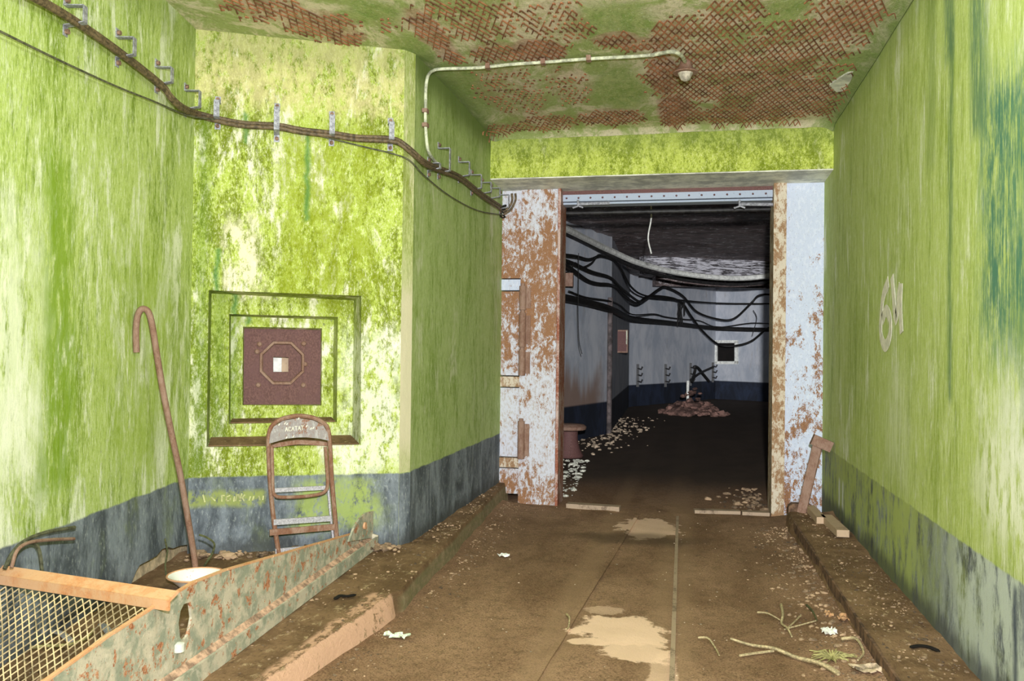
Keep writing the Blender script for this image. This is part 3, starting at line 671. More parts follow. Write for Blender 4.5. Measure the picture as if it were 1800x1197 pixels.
# blocked opening behind the peephole: pale board with a brown strip
q = [w_emb.P(u, z, zb-.12) for u, z in ((sq[0][0]-.05, sq[0][1]+.05), (sq[1][0]+.05, sq[1][1]+.05), (sq[1][0]+.05, sq[2][1]-.05), (sq[0][0]-.05, sq[2][1]-.05))]
MB().prism(q, -w_emb.n*.01).build('backing_board', MAT['white'], o)
MB().bar((q[0]+q[1])/2+w_emb.n*.02+w_emb.u*.03, (q[2]+q[3])/2+w_emb.n*.02+w_emb.u*.03, .05, .02, w_emb.n).build('backing_strip', MAT['wood'], o)

# folded metal chair leaning on the embrasure wall
bl = fl(488, 977, ZL+.012); br = fl(594, 970, ZL+.012); tp = w_emb.at(524, 734, .05)
ub = br-bl; nrm = np.cross(ub, tp-bl); nrm /= np.linalg.norm(nrm)
if nrm @ (CAMP-bl) < 0: nrm = -nrm
def cp_(x, y, off=0.): return pln(x, y, nrm, bl+nrm*off)
o = empty('folding_chair', (bl+br)/2-[0, 0, .012], 'rusty folded metal chair with white letters, leaning against the embrasure wall', 'chair')
MB().tube(smooth_path([cp_(x, y) for x, y in ((491, 976), (482, 920), (475, 850), (472, 785), (473, 762), (479, 748), (494, 737), (524, 731), (552, 735), (570, 745), (577, 757), (580, 785), (583, 840), (589, 910), (594, 969))], 5), .0145, 8).build('back_frame', MAT['chair_tube'], o, smooth=True)
top = [(473, 778), (475, 762), (481, 750), (497, 740), (524, 735), (550, 739), (567, 747), (575, 760), (578, 775)]
bot = [(578, 775), (560, 771), (540, 769), (524, 769), (505, 771), (490, 775), (473, 780)]
bk = MB().prism([cp_(*p, .004) for p in top[:-1]+bot], nrm*.012).build('backrest', MAT['chair'], o)
MB().prism([cp_(*p, -.03) for p in ((475, 784), (490, 778), (524, 773), (560, 775), (577, 778), (577, 784), (524, 781), (480, 787))], nrm*.006).build('backrest_lip', MAT['chair_tube'], o)
MB().tube(smooth_path([cp_(x, y, .02) for x, y in ((478, 785), (479, 830), (480, 862), (484, 871), (495, 874), (530, 873), (560, 869), (572, 863), (576, 850), (574, 815), (572, 785))], 5), .011, 8).build('seat_frame', MAT['chair_tube'], o, smooth=True)
MB().bar(cp_(481, 862, .01), cp_(574, 857, .01), .012, .026, (0, 0, 1)).build('seat_bar', MAT['bare_steel'], o)
MB().tube([cp_(480, 868, -.012), cp_(479, 912, -.012), cp_(488, 972, -.012)], .009, 8).build('leg', MAT['bare_steel'], o, smooth=True)
MB().tube([cp_(577, 860, -.012), cp_(581, 905, -.012), cp_(588, 968, -.012)], .009, 8).build('leg', MAT['bare_steel'], o, smooth=True)
MB().bar(cp_(481, 918, .012), cp_(582, 911, .012), .014, .034, (0, 0, 1)).build('stretcher', MAT['bare_steel'], o)
MB().bar(cp_(474, 936, .022), cp_(588, 926, .022), .012, .036, (0, 0, 1)).build('stretcher', MAT['chair_tube'], o)
MB().bar(cp_(484, 969, .0), cp_(592, 958, .0), .012, .03, (0, 0, 1)).build('stretcher', MAT['bare_steel'], o)
FONT = {'A': [[(0, 0), (.5, 1), (1, 0)], [(.2, .4), (.8, .4)]], 'C': [[(1, .9), (.3, 1), (0, .5), (.3, 0), (1, .1)]], 'T': [[(.5, 0), (.5, 1)], [(0, 1), (1, 1)]]}
for i, chh in enumerate('ACATAT'):
    lt = MB()
    for stx in FONT[chh]:
        lt.ribbon([cp_(501.5+i*5.6+p[0]*4.4, 758-p[1]*7.0-i*.5, .017) for p in stx], .0045, nrm, .002)
    lt.build('letter', MAT['letter'], bk)
for (x, y) in ((500, 744), (504, 745), (490, 746), (524, 735.5), (546, 753), (550, 752), (538, 749), (515, 767), (503, 769)):
    MB().ribbon([cp_(x, y+1.5, .017), cp_(x+1.6, y-1, .017)], .006, nrm, .002).build('paint_fleck', MAT['letter'], bk)

# hooked rod leaning on the near wall
ft = fl(346, 1016, ZL+.01); tpp = w_near.at(250, 545, .05); nr = np.cross(tpp-ft, w_near.u); nr = nr/np.linalg.norm(nr)
nr = CAMP-ft; nr[2] = 0; nr -= (tpp-ft)*0; v = tpp-ft; nr = nr-v*(nr @ v)/(v @ v); nr /= np.linalg.norm(nr)
hk = [pln(x, y, nr, ft) for x, y in ((240, 619), (239, 585), (241, 560), (246, 546), (254, 543), (262, 551), (268, 575), (276, 625), (287, 690), (302, 765), (317, 835), (330, 910), (340, 970), (346, 1016))]
o = MB().tube(smooth_path(hk, 5), .0165, 10).build('hooked_rod', MAT['rust_brown'], base=ft, smooth=True); tag(o, 'long rusty walking-cane shaped iron rod with a hooked top, leaning on the mossy wall', 'rod')
# enamel basin
q = fl(345, 1034, ZL); o = empty('basin', q, 'white chipped enamel basin on the ledge behind the painted steel channel', 'basin')
bw_ = MB().lathe(q+[0, 0, .012], [(.08, 0), (.135, .05), (.145, .055), (.145, .06), (.125, .052), (.075, .008)], 24).build('bowl', MAT['enamel'], o, smooth=True)
MB().tube([q+[.146*math.cos(k*math.pi/16), .146*math.sin(k*math.pi/16), .071] for k in range(33)], .005, 6).build('rim', MAT['rust_orange'], bw_, smooth=True)
# dry stem with bent top next to the basin
st = [dep(x, y, 4.72) for x, y in ((352, 1008), (362, 990), (372, 975), (377, 960), (374, 952), (362, 944), (350, 940))]; st[0] = fl(350, 1012, ZL)
o = MB().tube(smooth_path(st, 5), .006, 6).build('dry_stem', MAT['green_stem'], base=st[0], smooth=True); tag(o, 'dark dry stem bending over beside the hooked rod', 'stem')
st = [fl(292, 1012, ZL), fl(290, 1012, ZL)+[0, 0, .06], fl(291, 1010, ZL)+[0.01, 0, .13], fl(289, 1010, ZL)+[0, 0, .2]]
o = MB().tube(st, .005, 6).build('dry_stem', MAT['green_stem'], base=st[0], smooth=True); tag(o, 'thin upright dry stem in front of the broken wall hole', 'stem')

# long painted steel channel on the ledge
a = fl(665, 963, ZL); b = fl(358, 1197, ZL); b = b+(b-a)*.55; d = (b-a)/np.linalg.norm(b-a); nb = np.array([d[1], -d[0], 0]);
if nb @ (CAMP-a) < 0: nb = -nb
o = empty('steel_channel', a, 'long steel channel with peeling green-grey paint and a slotted hole, lying on the ledge', 'channel')
LB = np.linalg.norm(b-a)
def bp(t, off, z): return a+d*t+nb*off+[0, 0, z-ZL]
MB().prism([bp(0, 0, ZL+.004), bp(LB, 0, ZL+.004), bp(LB, 0, ZL+.075), bp(0, 0, ZL+.075)], -nb*.012).build('front_lip', MAT['channel_lip'], o)
cfl = MB().prism([bp(.02, -.030, ZL+.052), bp(LB, -.030, ZL+.052), bp(LB, -.058, ZL+.072), bp(.05, -.058, ZL+.072)], (0, 0, .006)).build('channel_floor', MAT['fold'], o)
MB().prism([bp(.02, -.013, ZL+.050), bp(LB, -.013, ZL+.050), bp(LB, -.031, ZL+.050), bp(.02, -.031, ZL+.050)], (0, 0, .004)).build('groove_shade', MAT['hole'], cfl)  # black strip painted in as the shade behind the lip
wp = lambda x, y: pln(x, y, nb, a-nb*.058)
def slot_uv(p): return float((p-a) @ d), float(p[2])
tops = [slot_uv(wp(*p)) for p in ((648, 930), (560, 955), (480, 978), (400, 1001), (345, 1022), (314, 1040), (200, 1113), (82, 1197))]
tl = tops[-1]; tops.append((LB, tl[1]-.03))
sl = [slot_uv(wp(*p)) for p in ((323, 1062), (332, 1059), (337, 1066), (337, 1085), (333, 1108), (327, 1122), (320, 1126), (315, 1118), (314, 1095), (317, 1075))]
web = [bp(0, -.058, ZL+.07), bp(LB, -.058, ZL+.07)]+[bp(t, -.058, z) for t, z in reversed(tops)]
# web built as strips around the slot
import bmesh
mb = MB()
t0s, t1s = min(p[0] for p in sl), max(p[0] for p in sl)
def topz(t): return float(np.interp(t, [p[0] for p in tops], [p[1] for p in tops]))
def seg(ta, tb, za0, za1, zb0, zb1): mb.prism([bp(ta, -.058, za0), bp(tb, -.058, zb0), bp(tb, -.058, zb1), bp(ta, -.058, za1)], -nb*.010)
br_ = sorted(set([0.08, LB]+[p[0] for p in tops if p[0] > .08]+[t0s, t1s])); zlo = ZL+.07
for ta, tb in zip(br_[:-1], br_[1:]):
    if tb <= t0s+1e-6 or ta >= t1s-1e-6: seg(ta, tb, zlo, topz(ta), zlo, topz(tb))
cxs = np.linspace(t0s, t1s, 9); ss = sl+[sl[0]]
def cross(t):
    z = []
    for p, q in zip(ss[:-1], ss[1:]):
        if (p[0]-t)*(q[0]-t) <= 0 and abs(p[0]-q[0]) > 1e-9: z.append(p[1]+(q[1]-p[1])*(t-p[0])/(q[0]-p[0]))
    return (min(z), max(z)) if z else None
for ta, tb in zip(cxs[:-1], cxs[1:]):
    ca, cb = cross(ta+1e-5), cross(tb-1e-5)
    seg(ta, tb, zlo, ca[0], zlo, cb[0]); seg(ta, tb, ca[1], topz(ta), cb[1], topz(tb))
web_ = mb.build('web', MAT['channel'], o)
mb = MB()
for (p, q) in zip(tops[:-1], tops[1:]): mb.bar(bp(p[0], -.065, p[1]), bp(q[0], -.063, q[1]), .014, .008)
mb.build('top_edge', MAT['rust_orange'], web_)
sp_ = [wp(*p) for p in ((316, 1124), (328, 1124), (328, 1138), (316, 1140))]
q = wp(312, 1138); MB().lathe(q+nb*.004, [(.004, -.02), (.022, -.014), (.022, .014), (.004, .02)], 10).build('paint_blob', MAT['white'], web_, smooth=True)
# end bracket plate with a bolt hole
pb = lambda x, y, off=0: pln(x, y, d, a+d*(-.01+off))
be = [pln(x, y, nb, a-nb*.05) for x, y in ((610, 952), (620, 926), (630, 910), (641, 901), (654, 898), (664, 901), (669, 909), (670, 922), (668, 942))]
MB().prism(be, nb*.012).build('end_bracket', MAT['channel'], o)
MB().prism([bp(.012, 0, ZL+.004), bp(.012, -.07, ZL+.004), bp(.012, -.07, ZL+.10), bp(.012, 0, ZL+.08)], -d*.012).build('end_plate', MAT['channel_lip'], o)
q = pln(640, 924, nb, a-nb*.038); MB().cyl(q, q+nb*.012, .022, 12).build('bracket_bolt', MAT['rust_orange'], o, smooth=True)

# mesh panel with its orange rusty frame, tilted between wall and channel
z_b = .515
m0 = fl(-3, 1003, z_b); m1 = fl(305, 1049, z_b)
o = empty('mesh_panel', (m0+m1)/2*[1, 1, 0]+[0, 0, ZL], 'expanded metal mesh panel with an orange rusted edge bar beside the channel', 'panel')
dd = (m1-m0)/np.linalg.norm(m1-m0)
MB().bar(m0, m1, .05, .012, (0, -.5, 1)).build('top_bar', MAT['rust_orange'], o)
MB().bar(m0+[0, -.025, -.024], m1+[0, -.025, -.024], .010, .036, (0, -.0, 1)).build('bar_lip', MAT['rust_orange'], o)
lowp = fl(200, 1197, .27); nm = np.cross(dd, lowp-m0); nm /= np.linalg.norm(nm)
if nm[2] < 0: nm = -nm
vv = np.cross(nm, dd)
if vv @ (lowp-m0) < 0: vv = -vv
o0 = m0+[0, -.03, -.045]; mb = MB(); ex, ey = .036, .040
xmax = np.linalg.norm(m1-m0)
nn = 0
for i in range(0, 40):
    for j in range(0, 30):
        x = i*ex+(j % 2)*ex/2; y = j*ey/2
        c0 = o0+dd*x+vv*y
        if x > xmax-.02-.02*y or y > 1.0 or (c0-a) @ nb > -.11 or (c0-w_near.a) @ w_near.n < .03: continue
        for sx in (-1, 1):
            mb.bar(c0+nm*mnoise.noise((x*5, y*5, 1))*.012, o0+dd*(x+sx*ex/2)+vv*(y+ey/2)+nm*mnoise.noise(((x+sx*ex/2)*5, (y+ey/2)*5, 1))*.012, .0033, .003, nm)
w = mb.build('wire_mesh', MAT['mesh_wire'], o); tag(w, kind='stuff')

# cut cable ends sticking out from the foot of the near wall
o = empty('cable_stub', w_near.at(20, 1000), 'bundle of three cut cable ends curling out above the mesh panel', 'cable')
for off, pts_, rr_ in ((.06, ((8, 1000), (22, 972), (45, 950), (80, 936), (131, 927)), .008), (.10, ((20, 998), (30, 968), (50, 954), (85, 949), (130, 947)), .007), (.09, ((45, 954), (62, 956), (70, 972), (74, 1004)), .007)):
    MB().tube(smooth_path([w_near.at(x, y, off) for x, y in pts_], 5), rr_, 8).build('cable_end', MAT['wire'] if off != .10 else MAT['rust_brown'], o, smooth=True)

# ---- cables, wire, conduit and their brackets along the walls
def onwall(x, y, off=.07):
    if x < 337: return w_near.at(x, y, off)
    if x < 722: return w_emb.at(x, y, off)
    return w_pas.at(x, y, off)
main = [(-40, -52), (40, -18), (122, 28), (205, 85), (283, 146), (300, 168), (320, 186), (345, 197), (383, 207), (430, 216), (487, 219), (530, 227), (583, 233), (630, 240), (690, 243), (715, 256), (745, 282), (768, 293), (808, 309), (845, 338), (880, 362)]
for k, (dy, offx, lab) in enumerate(((0, .055, 'upper thick brown cable running through the wall brackets'), (6, .062, 'lower thick brown cable running through the wall brackets'))):
    pts_ = [onwall(x, y+dy, offx+.012*math.sin(i*1.3+k)) for i, (x, y) in enumerate(main)]
    o = MB().tube(smooth_path(pts_, 4), .013, 8).build('thick_cable', MAT['cable'], base=pts_[8], smooth=True); tag(o, lab, 'cable')
thin = [(-30, 40), (0, 55), (100, 104), (200, 150), (270, 178), (330, 203), (383, 211), (420, 221), (487, 228), (540, 234), (583, 244), (640, 258), (690, 270), (720, 282), (745, 308), (790, 344), (840, 370), (884, 378)]
pts_ = [onwall(x, y, .045) for x, y in thin]
o = MB().tube(smooth_path(pts_, 4), .005, 6).build('thin_wire', MAT['wire'], base=pts_[8], smooth=True); tag(o, 'thin slack wire sagging below the thick brown cables', 'wire')
def bracket(pl, x, y0, y1, label):
    p0, p1 = pl.uz(x, y0), pl.uz(x, y1); u = (p0[0]+p1[0])/2; zt, zb_ = p0[1], p1[1]
    o = empty('cable_bracket', pl.P(u, (zt+zb_)/2), label, 'bracket', 'cable brackets along the walls'); hw = .017; nv = pl.n
    mb = MB(); q = lambda z, of: pl.P(u, z, of)
    mb.bar(q(zt, .003), q(zt-.045, .003), 2*hw, .005, nv); mb.bar(q(zt-.045, .0), q(zt-.045, .09), 2*hw, .005)
    mb.bar(q(zt-.045, .09), q(zb_+.06, .09), 2*hw, .005, nv); mb.bar(q(zb_+.06, .09), q(zb_+.045, .0), 2*hw, .005); mb.bar(q(zb_+.045, .003), q(zb_, .003), 2*hw, .005, nv)
    sp2 = mb.build('strap', MAT['galv'], o)
    for z in (zt-.02, zb_+.02): MB().cyl(q(z, .004), q(z, .02), .012, 8).build('bolt', MAT['bolt_rust'], sp2)
NB = ['first', 'second', 'third', 'fourth', 'fifth', 'sixth', 'seventh', 'eighth']
for i, (x, a_, b_) in enumerate(((114, -8, 64), (205, 50, 118), (274, 104, 164), (325, 146, 206))):
    bracket(w_near, x, a_, b_, 'grey cable bracket on the side wall, %s from the corner of the embrasure wall' % NB[3-i])
for i, (x, a_, b_) in enumerate(((383, 170, 228), (487, 182, 250), (583, 196, 257), (686, 208, 266))):
    bracket(w_emb, x, a_, b_, 'grey cable bracket above the recess, %s along the embrasure wall from its inner corner' % NB[i])
for i, (x, a_, b_) in enumerate(((752, 276, 312), (770, 250, 316), (806, 275, 322), (828, 298, 344), (846, 312, 350), (862, 322, 358), (878, 334, 376))):
    bracket(w_pas, x, a_, b_, 'small grey cable bracket on the passage wall, %s towards the steel door frame' % NB[i])
# cable tails over the frame corner
o = empty('cable_tail', w_pas.at(882, 375, .05), 'two bent cable tails and a tangle at the top corner of the rusty frame', 'cable')
for pts_ in (((884, 372), (893, 366), (900, 354), (900, 340)), ((886, 376), (898, 368), (906, 352), (906, 340))):
    MB().tube(smooth_path([atY(x, y, YD-.05) for x, y in pts_], 5), .011, 8).build('tail', MAT['cable'], o, smooth=True)
mb = MB(); r1 = random.Random(3)
for k in range(7):
    c0 = np.array(atY(880, 372, YD-.06)); mb.tube(smooth_path([c0+[r1.uniform(-.06, .06), r1.uniform(-.04, .02), r1.uniform(-.06, .06)] for _ in range(4)], 4), .006, 6)
mb.build('tangle', MAT['dark_cable'], o, smooth=True)
# conduit and ceiling lamp
cd = [w_pas.at(x, y, .03) for x, y in ((772, 290), (762, 280), (752, 262), (748, 220), (748, 180), (749, 150))]
cd += [w_pas.at(753, 132, .04), fl(762, 124, ZC-.04), fl(778, 121, ZC-.03)]+[fl(x, y, ZC-.03) for x, y in ((840, 119), (900, 113), (960, 109), (1040, 103), (1100, 100), (1145, 97))]
o = empty('conduit', cd[8], 'pale conduit bent from the passage wall across the ceiling to the lamp', 'conduit')
MB().tube(smooth_path(cd, 5), .011, 8).build('pipe', MAT['conduit'], o, smooth=True)
for (x, y) in ((858, 117), (955, 109), (1035, 103)):
    q = fl(x, y, ZC-.028); MB().box(q, (.03, .05, .034)).build('clip', MAT['rust_brown'], o)
for (y) in (195, 220):
    q = w_pas.at(748, y, .03); MB().box(q, (.034, .05, .025)).build('clip', MAT['rust_brown'], o)
lp = fl(1205, 122, ZC-.06); o = empty('ceiling_lamp', [lp[0], lp[1], ZC], 'small rusty bulkhead lamp hanging from the bare lath of the ceiling', 'lamp')
MB().tube(smooth_path([cd[-1], fl(1165, 93, ZC-.04), fl(1185, 91, ZC-.06), fl(1198, 98, ZC-.05), fl(1204, 108, ZC-.03)], 5), .013, 8).build('flexible_lead', MAT['conduit'], o, smooth=True)
c0 = [lp[0], lp[1], ZC-.02]
lbd = MB().lathe(c0, [(.035, .02), (.04, 0), (.05, -.03), (.085, -.06), (.08, -.066)], 16).build('lamp_body', MAT['rust_brown'], o, smooth=True)
MB().lathe(c0, [(.062, -.06), (.055, -.058), (.03, -.11), (.008, -.12)], 14).build('lamp_glass', MAT['lamp_glass'], lbd, smooth=True)

# ---- T-shaped bar, boards, kerb end plate by the door
ft = atY(1408, 893, 7.42); hd = atY(1438, 776, 7.42); ft[2] = ZR
o = empty('iron_stake', ft, 'rusty angle-iron stake with a bent-over head, leaning on the wall by the steel post', 'stake')
sh = MB().bar(ft, hd, .07, .012, (0, 1, 0)).build('shaft', MAT['rust_brown'], o)
ofs = np.cross(hd-ft, [0, 1, 0]); ofs /= np.linalg.norm(ofs)
MB().bar(ft-ofs*.038+[0, .03, 0], hd-ofs*.038+[0, .03, 0], .012, .06, (0, 1, 0)).build('flange', MAT['kerb_rust'], sh)
e = atY(1461, 786, 7.42); MB().bar(hd-(e-hd)*.45+[0, .0, 0], e, .08, .085, (0, 0, 1)).build('head', MAT['rust_brown'], o)
for k, (x0, y0, x1, y1, lab) in enumerate(((1424, 893, 1444, 915, 'short brown wood offcut lying against the foot of the iron stake'), (1452, 910, 1482, 938, 'pale wooden block on the ledge at the foot of the mossy wall'))):
    p, q = fl(x0, y0, ZR+.03), fl(x1, y1, ZR+.03); o = MB().bar(p, q, .085 if k else .07, .05).build('wood_block', MAT['wood'], base=(p+q)/2-[0, 0, .025]); tag(o, lab, 'wood')
q0, q1 = fl(1393, 884, .13), fl(1438, 884, .13)
o = MB().prism([(.80, 7.45, -.06), (1.0, 7.45, -.06), (1.0, 7.45, .14), (.97, 7.45, .165), (.83, 7.45, .165), (.80, 7.45, .14)], (0, .1, 0)).build('kerb_plate', MAT['kerb_rust'], base=(.9, 7.5, ZF)); tag(o, 'dark rusted plate capping the end of the kerb under the iron stake', 'plate')

# steel nosing on the kerb, floor rail slots filled with strips
mb = MB(); ysn = np.arange(3.0, 7.4, .5)
for ya, yb in zip(ysn[:-1], ysn[1:]):
    f = lambda y: (float(np.interp(y, [0, 4, 7.5], [.90, .83, .80]))-.012, y, ZR-.028)
    mb.bar(f(ya), f(yb), .012, .07)
tag(mb.build('trim_2', MAT['kerb_rust']), kind='structure')
for k, (pa, pb) in enumerate(((fl(1191, 903, -.03), fl(1181, 1197, .0)), (fl(1120, 905, -.03), fl(940, 1197, .0)))):
    pb = pb+(pb-pa)*.4; mb = MB(); N = 24
    for i in range(N):
        a_, b_ = pa+(pb-pa)*i/N, pa+(pb-pa)*(i+1)/N
        a_ = np.array([a_[0], a_[1], floor_z(a_[0], a_[1])+.006]); b_ = np.array([b_[0], b_[1], floor_z(b_[0], b_[1])+.006])
        mb.bar(a_, b_, .022 if k == 0 else .030, .012)
    tag(mb.build('trim_%d' % (3+k), MAT['grey_wood'] if k == 0 else MAT['floor']), kind='structure')
# scrape slots on the ledges
for pts_, z, lab in ((((588, 1053), (598, 1047), (610, 1048), (626, 1045)), ZL, 'curved dark lifting slot in the ledge beside the channel'), (((1600, 1138), (1615, 1135), (1632, 1137), (1652, 1145)), ZR, 'curved dark lifting slot in the ledge under the mossy wall')):
    pq = [fl(x, y, z+.012) for x, y in pts_]; o = MB().tube(smooth_path(pq, 5), [.004]+[.012]*(len(smooth_path(pq, 5))-2)+[.004], 8, .5).build('lifting_slot', MAT['hole'], base=pq[1], smooth=True); tag(o, lab, 'slot')

# ---- litter on the floor
def gz(x, y): return floor_z(x, y)
r2 = random.Random(11)
def on(px, py, z=0.0, up=.0):
    p = fl(px, py, z); return np.array([p[0], p[1], (gz(p[0], p[1]) if -1.5 < p[0] < .8 else p[2])+up])
def crumple(name, px, py, w, h, m, lab, cat, z=0.0, seed=1):
    c = on(px, py, z, .006); r3 = random.Random(seed); mb = MB(); n = 6
    g = [[(c[0]+(i/n-.5)*w+r3.uniform(-.1, .1)*w/2, c[1]+(j/n-.5)*h+r3.uniform(-.1, .1)*h/2, c[2]+r3.uniform(0, .02)) for i in range(n+1)] for j in range(n+1)]
    v_ = [p for row in g for p in row]; keep = [(j*(n+1)+i, j*(n+1)+i+1, (j+1)*(n+1)+i+1, (j+1)*(n+1)+i) for j in range(n) for i in range(n) if math.hypot(i-n/2+.5, j-n/2+.5) < n*.5+r3.uniform(-.6, .4)]
    mb.add(v_, keep); o = mb.build(name, MAT[m], base=c); md = o.modifiers.new('thickness', 'SOLIDIFY'); md.thickness = .003; tag(o, lab, cat)
crumple('paper_scrap', 697, 1126, .13, .07, 'paper', 'crumpled greenish-white paper scrap on the dirt floor near the kerb', 'paper', 0, 3)
crumple('paper_scrap', 1457, 1107, .07, .09, 'white', 'small white paper scrap among the debris by the kerb', 'paper', .03, 5)
crumple('dead_leaf', 1487, 1086, .08, .10, 'leaf', 'curled tan leaf lying against the kerb', 'leaf', .04, 6)
crumple('dead_leaf', 1457, 1077, .04, .08, 'leaf', 'narrow orange leaf beside the larger curled leaf', 'leaf', .03, 7)
crumple('paper_scrap', 886, 973, .08, .06, 'white', 'tiny pale scrap on the floor in the middle of the passage', 'paper', 0, 8)
crumple('flat_stone', 1525, 1180, .14, .10, 'stone', 'flat pale stone slab at the foot of the kerb', 'stone', .04, 9)
def twig(pts_, r, lab, z=.0, up=.012, m='twig', branches=()):
    p = [on(x, y, z, up+(.012 if i % 2 else 0)) for i, (x, y) in enumerate(pts_)]; mb = MB(); q = smooth_path(p, 5); mb.tube(q, list(np.linspace(r, r*.5, len(q))), 6)
    for br in branches: mb.tube(smooth_path([on(x, y, z, up) for x, y in br], 4), r*.5, 5)
    o = mb.build('twig', MAT[m], base=p[0], smooth=True); tag(o, lab, 'twig')
twig(((1474, 1197), (1440, 1180), (1400, 1163), (1360, 1150), (1320, 1138), (1284, 1131)), .011, 'long pale dry branch reaching in over the dirt floor', branches=(((1360, 1150), (1330, 1152), (1300, 1156)),))
twig(((1373, 1062), (1376, 1085), (1374, 1098), (1384, 1112), (1392, 1124)), .008, 'short crooked pale twig standing out by the kerb litter', branches=(((1379, 1110), (1400, 1104), (1434, 1098)), ((1384, 1108), (1398, 1094), (1408, 1084))))
twig(((1418, 1067), (1428, 1082), (1436, 1097)), .007, 'dark short twig among debris beside the kerb', m='green_stem')
twig(((1332, 1076), (1350, 1083), (1372, 1092)), .006, 'thin faint straw on the floor before the crooked twig')
twig(((996, 1078), (1001, 1090), (999, 1104), (995, 1110)), .006, 'tiny bent white twig beside the floor seam')
twig(((1480, 1122), (1505, 1130), (1518, 1150), (1508, 1168)), .008, 'curved thin root hanging over the kerb debris', .04)
twig(((1228, 1122), (1245, 1128), (1258, 1142), (1264, 1160)), .006, 'small curled stem on the dirt between seam and branch')
# dried moss tuft
mb = MB(); c0 = on(1462, 1150, .04)
for k in range(40):
    a_ = r2.uniform(0, 6.28); l_ = r2.uniform(.04, .11); mb.tube([c0, c0+[math.cos(a_)*l_*.5, math.sin(a_)*l_*.5, r2.uniform(.01, .03)], c0+[math.cos(a_)*l_, math.sin(a_)*l_, r2.uniform(0, .03)]], [.004, .004, .002], 5)
o = mb.build('grass_tuft', MAT['yellow_cord'], base=c0); tag(o, 'dry yellow-green tuft of grass at the kerb foot', 'grass', kind='stuff')
# loose gravel, chips and rubble
def scatter(name, m, n, fpos, rmin, rmax, seed):
    r4 = random.Random(seed); mb = MB()
    for k in range(n):
        x, y, z = fpos(r4); mb.rock((x, y, z+rmin*.3), r4.uniform(rmin, rmax)*(r4.random()**2*.8+.2)+rmin*.4, .6, r4)
    o = mb.build(name, MAT[m]); tag(o, kind='stuff'); return o
def p_r(r):
    y = r.uniform(3, 7.4); x = np.interp(y, [0, 4, 7.5], [.90, .83, .80])-abs(r.gauss(0, .16)); return x, y, floor_z(x, y)
def p_rl(r):
    y = r.uniform(3, 7.4); x = r.uniform(.85, 1.13); return x, y, ZR
def p_l(r):
    y = r.uniform(2.9, 8.0); x = left_kerb(y)-r.random()*(.30 if y > 5.5 else .9) ; return x, y, ZL
def p_c(r):
    y = r.uniform(3, 8); x = r.uniform(-1.35, .7); return x, y, floor_z(x, y)
def p_k(r):
    y = r.uniform(3, 8); x = left_kerb(y)+.06+abs(r.gauss(0, .10)); return x, y, floor_z(x, y)
tag(scatter('gravel', 'gravel', 900, p_r, .004, .020, 1), 'loose brown chips along the foot of the kerb by the mossy wall', 'gravel')
tag(scatter('gravel', 'gravel', 800, p_rl, .003, .014, 2), 'pale stone chips strewn on the narrow ledge under the mossy wall', 'gravel')
tag(scatter('gravel', 'gravel', 1200, p_l, .003, .015, 3), 'brown chips strewn over the wide ledge beside the channel', 'gravel')
tag(scatter('gravel', 'stone', 260, p_c, .002, .008, 4), 'tiny pale chips scattered over the dirt floor', 'gravel')
tag(scatter('gravel', 'gravel', 450, p_k, .003, .014, 5), 'brown crumbs along the foot of the wide ledge kerb', 'gravel')
def p_b(r):
    u = r.uniform(.0, w_emb.len); q = w_emb.P(u, ZL, .055+abs(r.gauss(0, .06))); return q[0], q[1], ZL+r.random()*.03
tag(scatter('rubble', 'gravel', 130, p_b, .015, .05, 6), 'broken plaster heaped along the foot of the embrasure wall', 'rubble')
def p_w(r):
    y = r.uniform(8.6, 11.5); x = -1.15-abs(r.gauss(0, .35))-(y-8.6)*.06; return x, y, ZF
tag(scatter('rubble', 'soffit', 240, p_w, .008, .05, 8), 'white flaked plaster on the chamber floor behind the rusty post', 'rubble')
def p_w2(r):
    t_ = r.random(); q = dep(1040+60*t_, 765-25*t_, 13+6*t_); x = q[0]+r.gauss(0, .3); return x, q[1]+r.gauss(0, .5), ZF
tag(scatter('rubble', 'stone', 300, p_w2, .015, .06, 9), 'pale rubble along the foot of the chamber wall', 'rubble')
def p_h(r):
    a_ = r.uniform(0, 6.28); q = math.sqrt(r.random()); c = fl(1220, 728, ZF); return c[0]+math.cos(a_)*q*.75, c[1]+math.sin(a_)*q*.8, ZF+max(0, (1-q)*.42*r.random()*(1+.8*math.sin(a_*3)))+.02
tag(scatter('rubble_heap', 'rubble', 260, p_h, .05, .17, 10), 'heap of pinkish rubble in the middle of the dark chamber', 'rubble')
def p_d(r):
    y = r.uniform(8.3, 9.6); x = .72-abs(r.gauss(0, .2)); return x, y, ZF
tag(scatter('rubble', 'gravel', 80, p_d, .015, .05, 12), 'crumbled debris behind the blue steel post', 'rubble')
def p_m(r):
    y = r.uniform(2.2, 3.4); x = r.uniform(-2.42, -1.98); return x, y, ZL
tag(scatter('rubble', 'gravel', 160, p_m, .015, .06, 13), 'dark litter on the ground underneath the wire mesh', 'rubble')
p_ = [fl(x, y, ZL+.03) for x, y in ((60, 1170), (100, 1140), (135, 1136), (165, 1108), (170, 1102))]
for x0, y0, x1, y1, lab, m in ((20, 1040, 75, 1110, 'grey bent strip of metal lying beneath the wire mesh', 'galv'), (95, 1110, 125, 1127, 'short silver clamp lying beneath the wire mesh', 'bare_steel'), (110, 1092, 150, 1066, 'thin dark rod lying beneath the wire mesh', 'black_metal'), (178, 1098, 192, 1113, 'small dark bolt beneath the wire mesh near the channel', 'galv')):
    p, q = fl(x0, y0, ZL+.05), fl(x1, y1, ZL+.05); o = MB().tube([p, (p+q)/2+[0, 0, .01], q], .016, 8, .5).build('metal_scrap', MAT[m], base=(p+q)/2, smooth=True); tag(o, lab, 'scrap')
